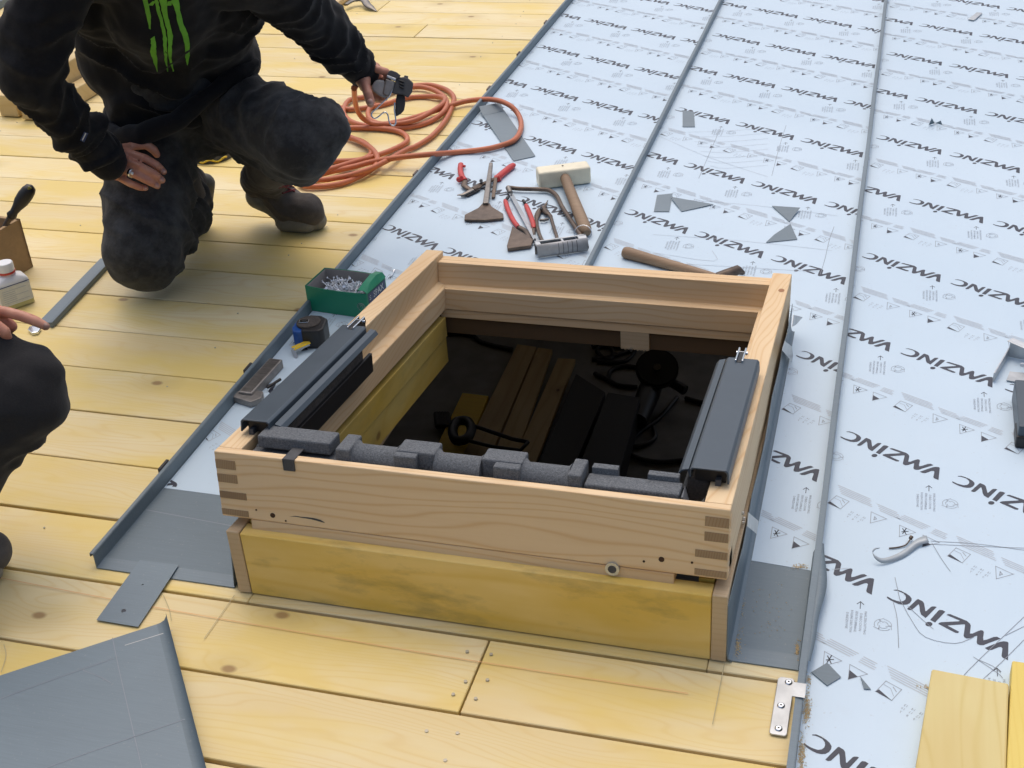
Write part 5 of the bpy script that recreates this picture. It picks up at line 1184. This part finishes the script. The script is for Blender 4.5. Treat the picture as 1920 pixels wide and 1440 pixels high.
ribbon('green_print', dens(c7([(370, 520), (380, 600), (362, 690), (400, 800), (458, 955)])), dens(c7([(425, 480), (445, 600), (445, 700), (460, 790), (466, 960)])), m_logo)
ribbon('green_print', dens(c7([(360, -420), (400, -200), (425, 0), (450, 130), (500, 300), (535, 480), (545, 640), (560, 800), (595, 955)])), dens(c7([(410, -420), (440, -200), (470, 0), (500, 130), (560, 360), (590, 520), (592, 700), (598, 850), (605, 958)])), m_logo)
ribbon('green_print', dens(c7([(430, -420), (460, -200), (490, 0), (530, 180), (590, 400), (608, 560), (608, 700), (630, 850), (670, 955)])), dens(c7([(560, -420), (585, -200), (590, 20), (605, 220), (635, 320), (672, 480), (655, 620), (650, 780), (686, 950)])), m_logo)
ribbon('green_print', dens(c7([(600, -420), (625, -200), (650, 20), (710, 160), (735, 320), (800, 480), (835, 620), (835, 760), (858, 870)])), dens(c7([(700, -420), (730, -200), (745, 0), (775, 180), (810, 320), (870, 450), (890, 580), (895, 740), (866, 870)])), m_logo)
ribbon('green_print', c7([(335, 70), (400, 75)]), c7([(400, 15), (440, 20)]), m_logo); ribbon('green_print', c7([(590, 75), (650, 75)]), c7([(600, 20), (660, 10)]), m_logo)
ribbon('cuff_tag', [(150, 263), (158, 247)], [(158, 267), (166, 250)], m_navy, 2); ribbon('cuff_tag_print', [(153, 263), (160, 249)], [(155, 264.5), (162, 250.5)], m_label, 1)
# boots
def boot(toe, ball, heel, ank, name='boot', side=V((1, 0, 0))):
    b_ = w1
    up_l = [(ank+V((.01, -.02, .05)), .050, ank, .050), (ank, .050, heel+V((0, 0, .02)), .040), (heel, .036, heel+V((0, 0, .015)), .038), (heel+(ball-heel)*.35+V((0, 0, .03)), .042, ball+V((0, 0, .022)), .046), (ank, .047, heel+(ball-heel)*.55+V((0, 0, .045)), .043), (ball+V((0, 0, .02)), .041, toe+V((0, 0, .014)), .043), (ball+side*.012+V((0, 0, .012)), .034, toe+side*.006+V((0, 0, .004)), .038)]
    me = organic(up_l, .0045, 4); wrinkle(me, [(ank, heel+(ball-heel)*.6, .07, .004, .03, .6)], .003, .0006, 3); return link_mesh(me, name, m_boot, w1)
toeL, ballL, heelL = U(578, 402, .042), U(545, 400, .040), U(482, 350, .105)
b1 = boot(toeL, ballL, heelL, PD(502, 320, 3.12))
link_mesh(organic([(PD(502, 320, 3.12), .050, PD(520, 297, 3.05), .060)], .005, 3), 'boot_collar', m_boot, w1)
sl = organic([(heelL+V((-.003, .006, -.028)), .034, heelL+(ballL-heelL)*.5+V((0, 0, -.018)), .026), (heelL+(ballL-heelL)*.5+V((0, 0, -.018)), .028, ballL+V((0, 0, -.020)), .0255), (ballL+V((-.012, -.012, -.018)), .0265, toeL+V((-.004, -.012, -.018)), .0265), (ballL+V((.02, .012, -.018)), .0245, toeL+V((.016, .008, -.018)), .0265)], .0045, 2)
link_mesh(sl, 'sole', m_sole, w1)
for i, (x0, y0, x1, y1) in enumerate([(519, 342, 546, 336), (523, 352, 550, 346), (530, 362, 553, 355), (521, 337, 551, 351), (527, 347, 553, 359)]):
    bv2 = surf(b1); pts = []
    for t in (0, .25, .5, .75, 1):
        d = ray(x0+(x1-x0)*t, y0+(y1-y0)*t).normalized(); h = bv2.ray_cast(CP, d)
        if h[0]: pts.append(h[0]-d*.002)
    if len(pts) > 1: MB().tube(pts, .0022, 6).build('lace', m_lace, w1)
toeR, ballR, heelR = U(366, 404, .040), U(362, 396, .055), PD(360, 352, 3.22)
boot(toeR+V((0, -.02, 0)), ballR, heelR, PD(345, 372, 3.15))
link_mesh(organic([(toeR+V((.01, .0, -.018)), .022, ballR+V((.012, .02, -.01)), .024), (ballR+V((.012, .02, -.01)), .024, heelR+V((.02, .03, 0)), .026)], .0045, 2), 'sole', m_sole, w1)
# ------------------------------------------------------------------ nozzle in his hand
nz = thing('air_gun', 'grubby grey air nozzle with a wire hook, gripped in the worker’s outstretched hand', 'air tool', tuple(H2(735, 165, 3.02)))
def Q(x, y, d=3.02): return PD(640+x/10.29, 100+y/10.29, d)
nrm = ray(735, 165).normalized()
def slab(name, pts, d0, d1, m, bev=.003):
    n = len(pts); a = [Q(x, y, d0) for x, y in pts]; b_ = [Q(x, y, d1) for x, y in pts]
    fs = [tuple(range(n)), tuple(range(2*n-1, n-1, -1))]+[(i, n+i, n+(i+1) % n, (i+1) % n) for i in range(n)]
    mb = MB().add(a+b_, fs); o = mb.build(name, m, nz)
    bm_ = bmesh.new(); bm_.from_mesh(o.data); bmesh.ops.recalc_face_normals(bm_, faces=bm_.faces); bmesh.ops.bevel(bm_, geom=list(bm_.edges), offset=bev, segments=2, affect='EDGES', profile=.5, clamp_overlap=True); bm_.to_mesh(o.data); bm_.free(); return o
slab('head', [(1060, 470), (1215, 455), (1290, 480), (1390, 570), (1370, 740), (1290, 860), (1180, 800), (1060, 790), (975, 770), (1020, 600)], 2.995, 3.045, m_rubber)
slab('top_cap', [(905, 360), (955, 322), (1070, 365), (1150, 430), (1090, 500), (1000, 460), (880, 420)], 2.992, 3.035, m_rubber, .002)
slab('collar', [(880, 410), (1060, 480), (1040, 545), (870, 465)], 2.990, 3.037, m_galv, .002)
slab('barrel', [(860, 480), (1040, 545), (1000, 700), (900, 840), (790, 780), (830, 600)], 2.992, 3.03, m_steel, .003)
slab('grip', [(640, 540), (700, 505), (840, 520), (830, 620), (880, 800), (860, 875), (740, 830), (600, 720), (580, 640)], 2.995, 3.04, speck('pale_grey_rubber', (.27, .27, .27), .7, amt=.25, scale=80), .004)
for i in range(3): MB().tube([Q(1105+i*8, 520+i*58, 2.994), Q(1210-i*5, 555+i*58, 2.994)], .0022, 6).build('rib', m_black, nz)
MB().tube([Q(1215, 455, 3.01), Q(1285, 470, 3.01)], .004, 8).build('stud', m_dark, nz)
v = [(1075, 770), (1230, 800), (1235, 960), (1215, 1100), (1150, 1170), (1055, 1225), (1035, 1150), (1050, 900)]
slab('nozzle', v, 3.005, 3.028, m_dark, .003)
MB().tube(spline([Q(x, y, 2.995) for x, y in [(990, 690), (930, 820), (850, 900), (700, 1040), (590, 1150), (590, 1220), (650, 1255), (720, 1220), (800, 1150), (860, 1140), (900, 1200), (925, 1330), (975, 1390), (1040, 1370), (1050, 1280), (1025, 1100), (1030, 950)]], 4), .0017, 8).build('wire_hook', m_chrome, nz)
MB().tube(spline([Q(240, 680, 3.03), Q(330, 560, 3.05), Q(500, 500, 3.055), Q(650, 620, 3.05)], 4), .0075, 8).build('hose_connector', m_hose, nz)

# ------------------------------------------------------------------ second worker, mostly out of the picture
w2 = thing('person', 'crouching worker at the left edge with a dark trousered knee and a pointing finger', 'person', tuple(U(-120, 1000, 0)))
k2, h2 = PD(44, 745, 2.03), PD(-330, 800, 2.08)
a2 = U(-120, 1000, .12); n2 = PD(-430, 250, 1.95); hd2 = PD(-420, 60, 1.92); s2 = PD(-330, 330, 1.90); e2 = PD(-210, 560, 1.93); wr2 = PD(-62, 570, 2.02)
h3 = PD(-420, 900, 2.05)+V((-.1, -.05, 0))
def G(x, y, d=2.02): return PD(x, y, d)
f2 = [([G(-14, 582), G(12, 585, 2.015), G(42, 593, 2.01), G(66, 602, 2.01), G(86, 612, 2.015)], .0085),
      ([G(-16, 592, 2.03), G(8, 600, 2.03), G(22, 612, 2.03), G(12, 622, 2.05)], .0090),
      ([G(-20, 602, 2.04), G(0, 612, 2.04), G(12, 624, 2.04), G(0, 630, 2.06)], .0088), ([G(-26, 610, 2.05), G(-8, 622, 2.05), G(2, 630, 2.05), G(-8, 636, 2.07)], .008)]
th2 = ([G(-30, 600, 2.0), G(-8, 610, 1.99), G(8, 622, 1.995), G(14, 634, 2.005)], .0095)
pc2 = [(G(-58, 574), G(-10, 583), .024, .0125), (G(-58, 580), G(-14, 594, 2.03), .024, .014), (G(-58, 586), G(-20, 606, 2.04), .022, .014)]
caps2 = hand(f2, th2, (None, G(-50, 580), pc2), wr2)+[(e2+(wr2-e2)*.5, .036, wr2, .028)]
hc2, sdd, upp, fcc = head_caps(n2, hd2, V((.9, .2, -.4)))
core2 = [(h2, .09, h3, .09), ((h2+h3)/2, .11, (h2+n2)/2, .12), ((h2+n2)/2, .12, n2, .07), (s2, .06, n2, .07)]+chain([s2, e2, e2+(wr2-e2)*.7], [.055, .042, .034])+chain([h2, k2, PD(-50, 835, 2.09), a2], [.075, .048, .045, .034])
s3 = n2+V((-.28, -.12, -.08)); e3 = s3+V((-.02, .02, -.28)); w3_ = e3+V((.18, .16, -.05)); k3 = h3+V((.30, .10, .02)); a3 = V((k3.x-.05, k3.y-.15, .10))
core2 += chain([s3, e3, w3_, w3_+V((.06, .04, -.01))], [.055, .042, .03, .022])+chain([h3, k3, a3], [.075, .05, .036])+[(s3, .06, n2, .07)]
b_ = organic(core2+hc2, .011, 4); join_mesh(b_, organic(caps2, .0026, 3)); link_mesh(b_, 'body', m_skin, w2); head_extras(hd2, sdd, upp, fcc, w2)
c_ = G(87, 611.5, 2.006); MB().add(*icap(c_, .0055, c_+V((.001, 0, 0)), .005, 8, 4), smooth=True).build('fingernail', mat('nail2', (.30, .18, .14), .4), w2)
t2_ = chain([h2, (h2+k2)/2+V((0, 0, .01)), k2], [.125, .100, .074])+[(k2, .074, PD(66, 712, 2.02), .050), (PD(58, 690, 2.03), .045, PD(10, 688, 2.03), .06), (k2, .074, PD(-45, 835, 2.08), .074), (PD(-45, 835, 2.08), .072, a2, .062), (h2, .12, h3, .12), ((h2+h3)/2, .13, (h2+h3)/2+V((0, 0, .12)), .13)]+chain([h3, k3, a3], [.11, .085, .065])
tq = organic(t2_, .0075, 5); wrinkle(tq, [(h2, k2, .12, .008, .11, 1.6), (k2, a2, .10, .008, .09, 1.2)], .006, .0007, 12); link_mesh(tq, 'trousers', m_trouser2, w2)
h4 = [((h2+h3)/2+V((0, 0, .1)), .14, (h2+n2)/2, .145), ((h2+n2)/2, .14, n2+V((0, 0, -.06)), .10), (s2, .085, s3, .085)]+chain([s2, e2, e2+(wr2-e2)*.85], [.08, .062, .042])+chain([s3, e3, e3+(w3_-e3)*.85], [.08, .062, .042])
hq = organic(h4, .009, 4); wrinkle(hq, [(s2, e2, .09, .008, .06, 1), (e2, wr2, .08, .008, .05, 1)], .006, .0006, 13); link_mesh(hq, 'jacket', m_hoodie, w2)
for a_, dx in ((a2, .10), (a3, .12)):
    hl = V((a_.x-.03, a_.y-.02, .045)); tt = hl+V((.22, .06, 0))
    if dx == .10: tt = U(-22, 1035, .045)
    me = organic([(a_, .05, hl, .042), (hl, .042, tt, .038), (a_, .045, (hl+tt)/2+V((0, 0, .02)), .040)], .006, 3); link_mesh(me, 'boot', m_boot, w2)
    link_mesh(organic([(hl+V((0, 0, -.024)), .021, tt+V((0, 0, -.024)), .021), (hl+V((.01, -.02, -.024)), .021, tt+V((.01, -.02, -.024)), .021), (hl+V((-.01, .02, -.024)), .021, tt+V((-.01, .02, -.024)), .021)], .006, 2), 'sole', m_sole, w2)
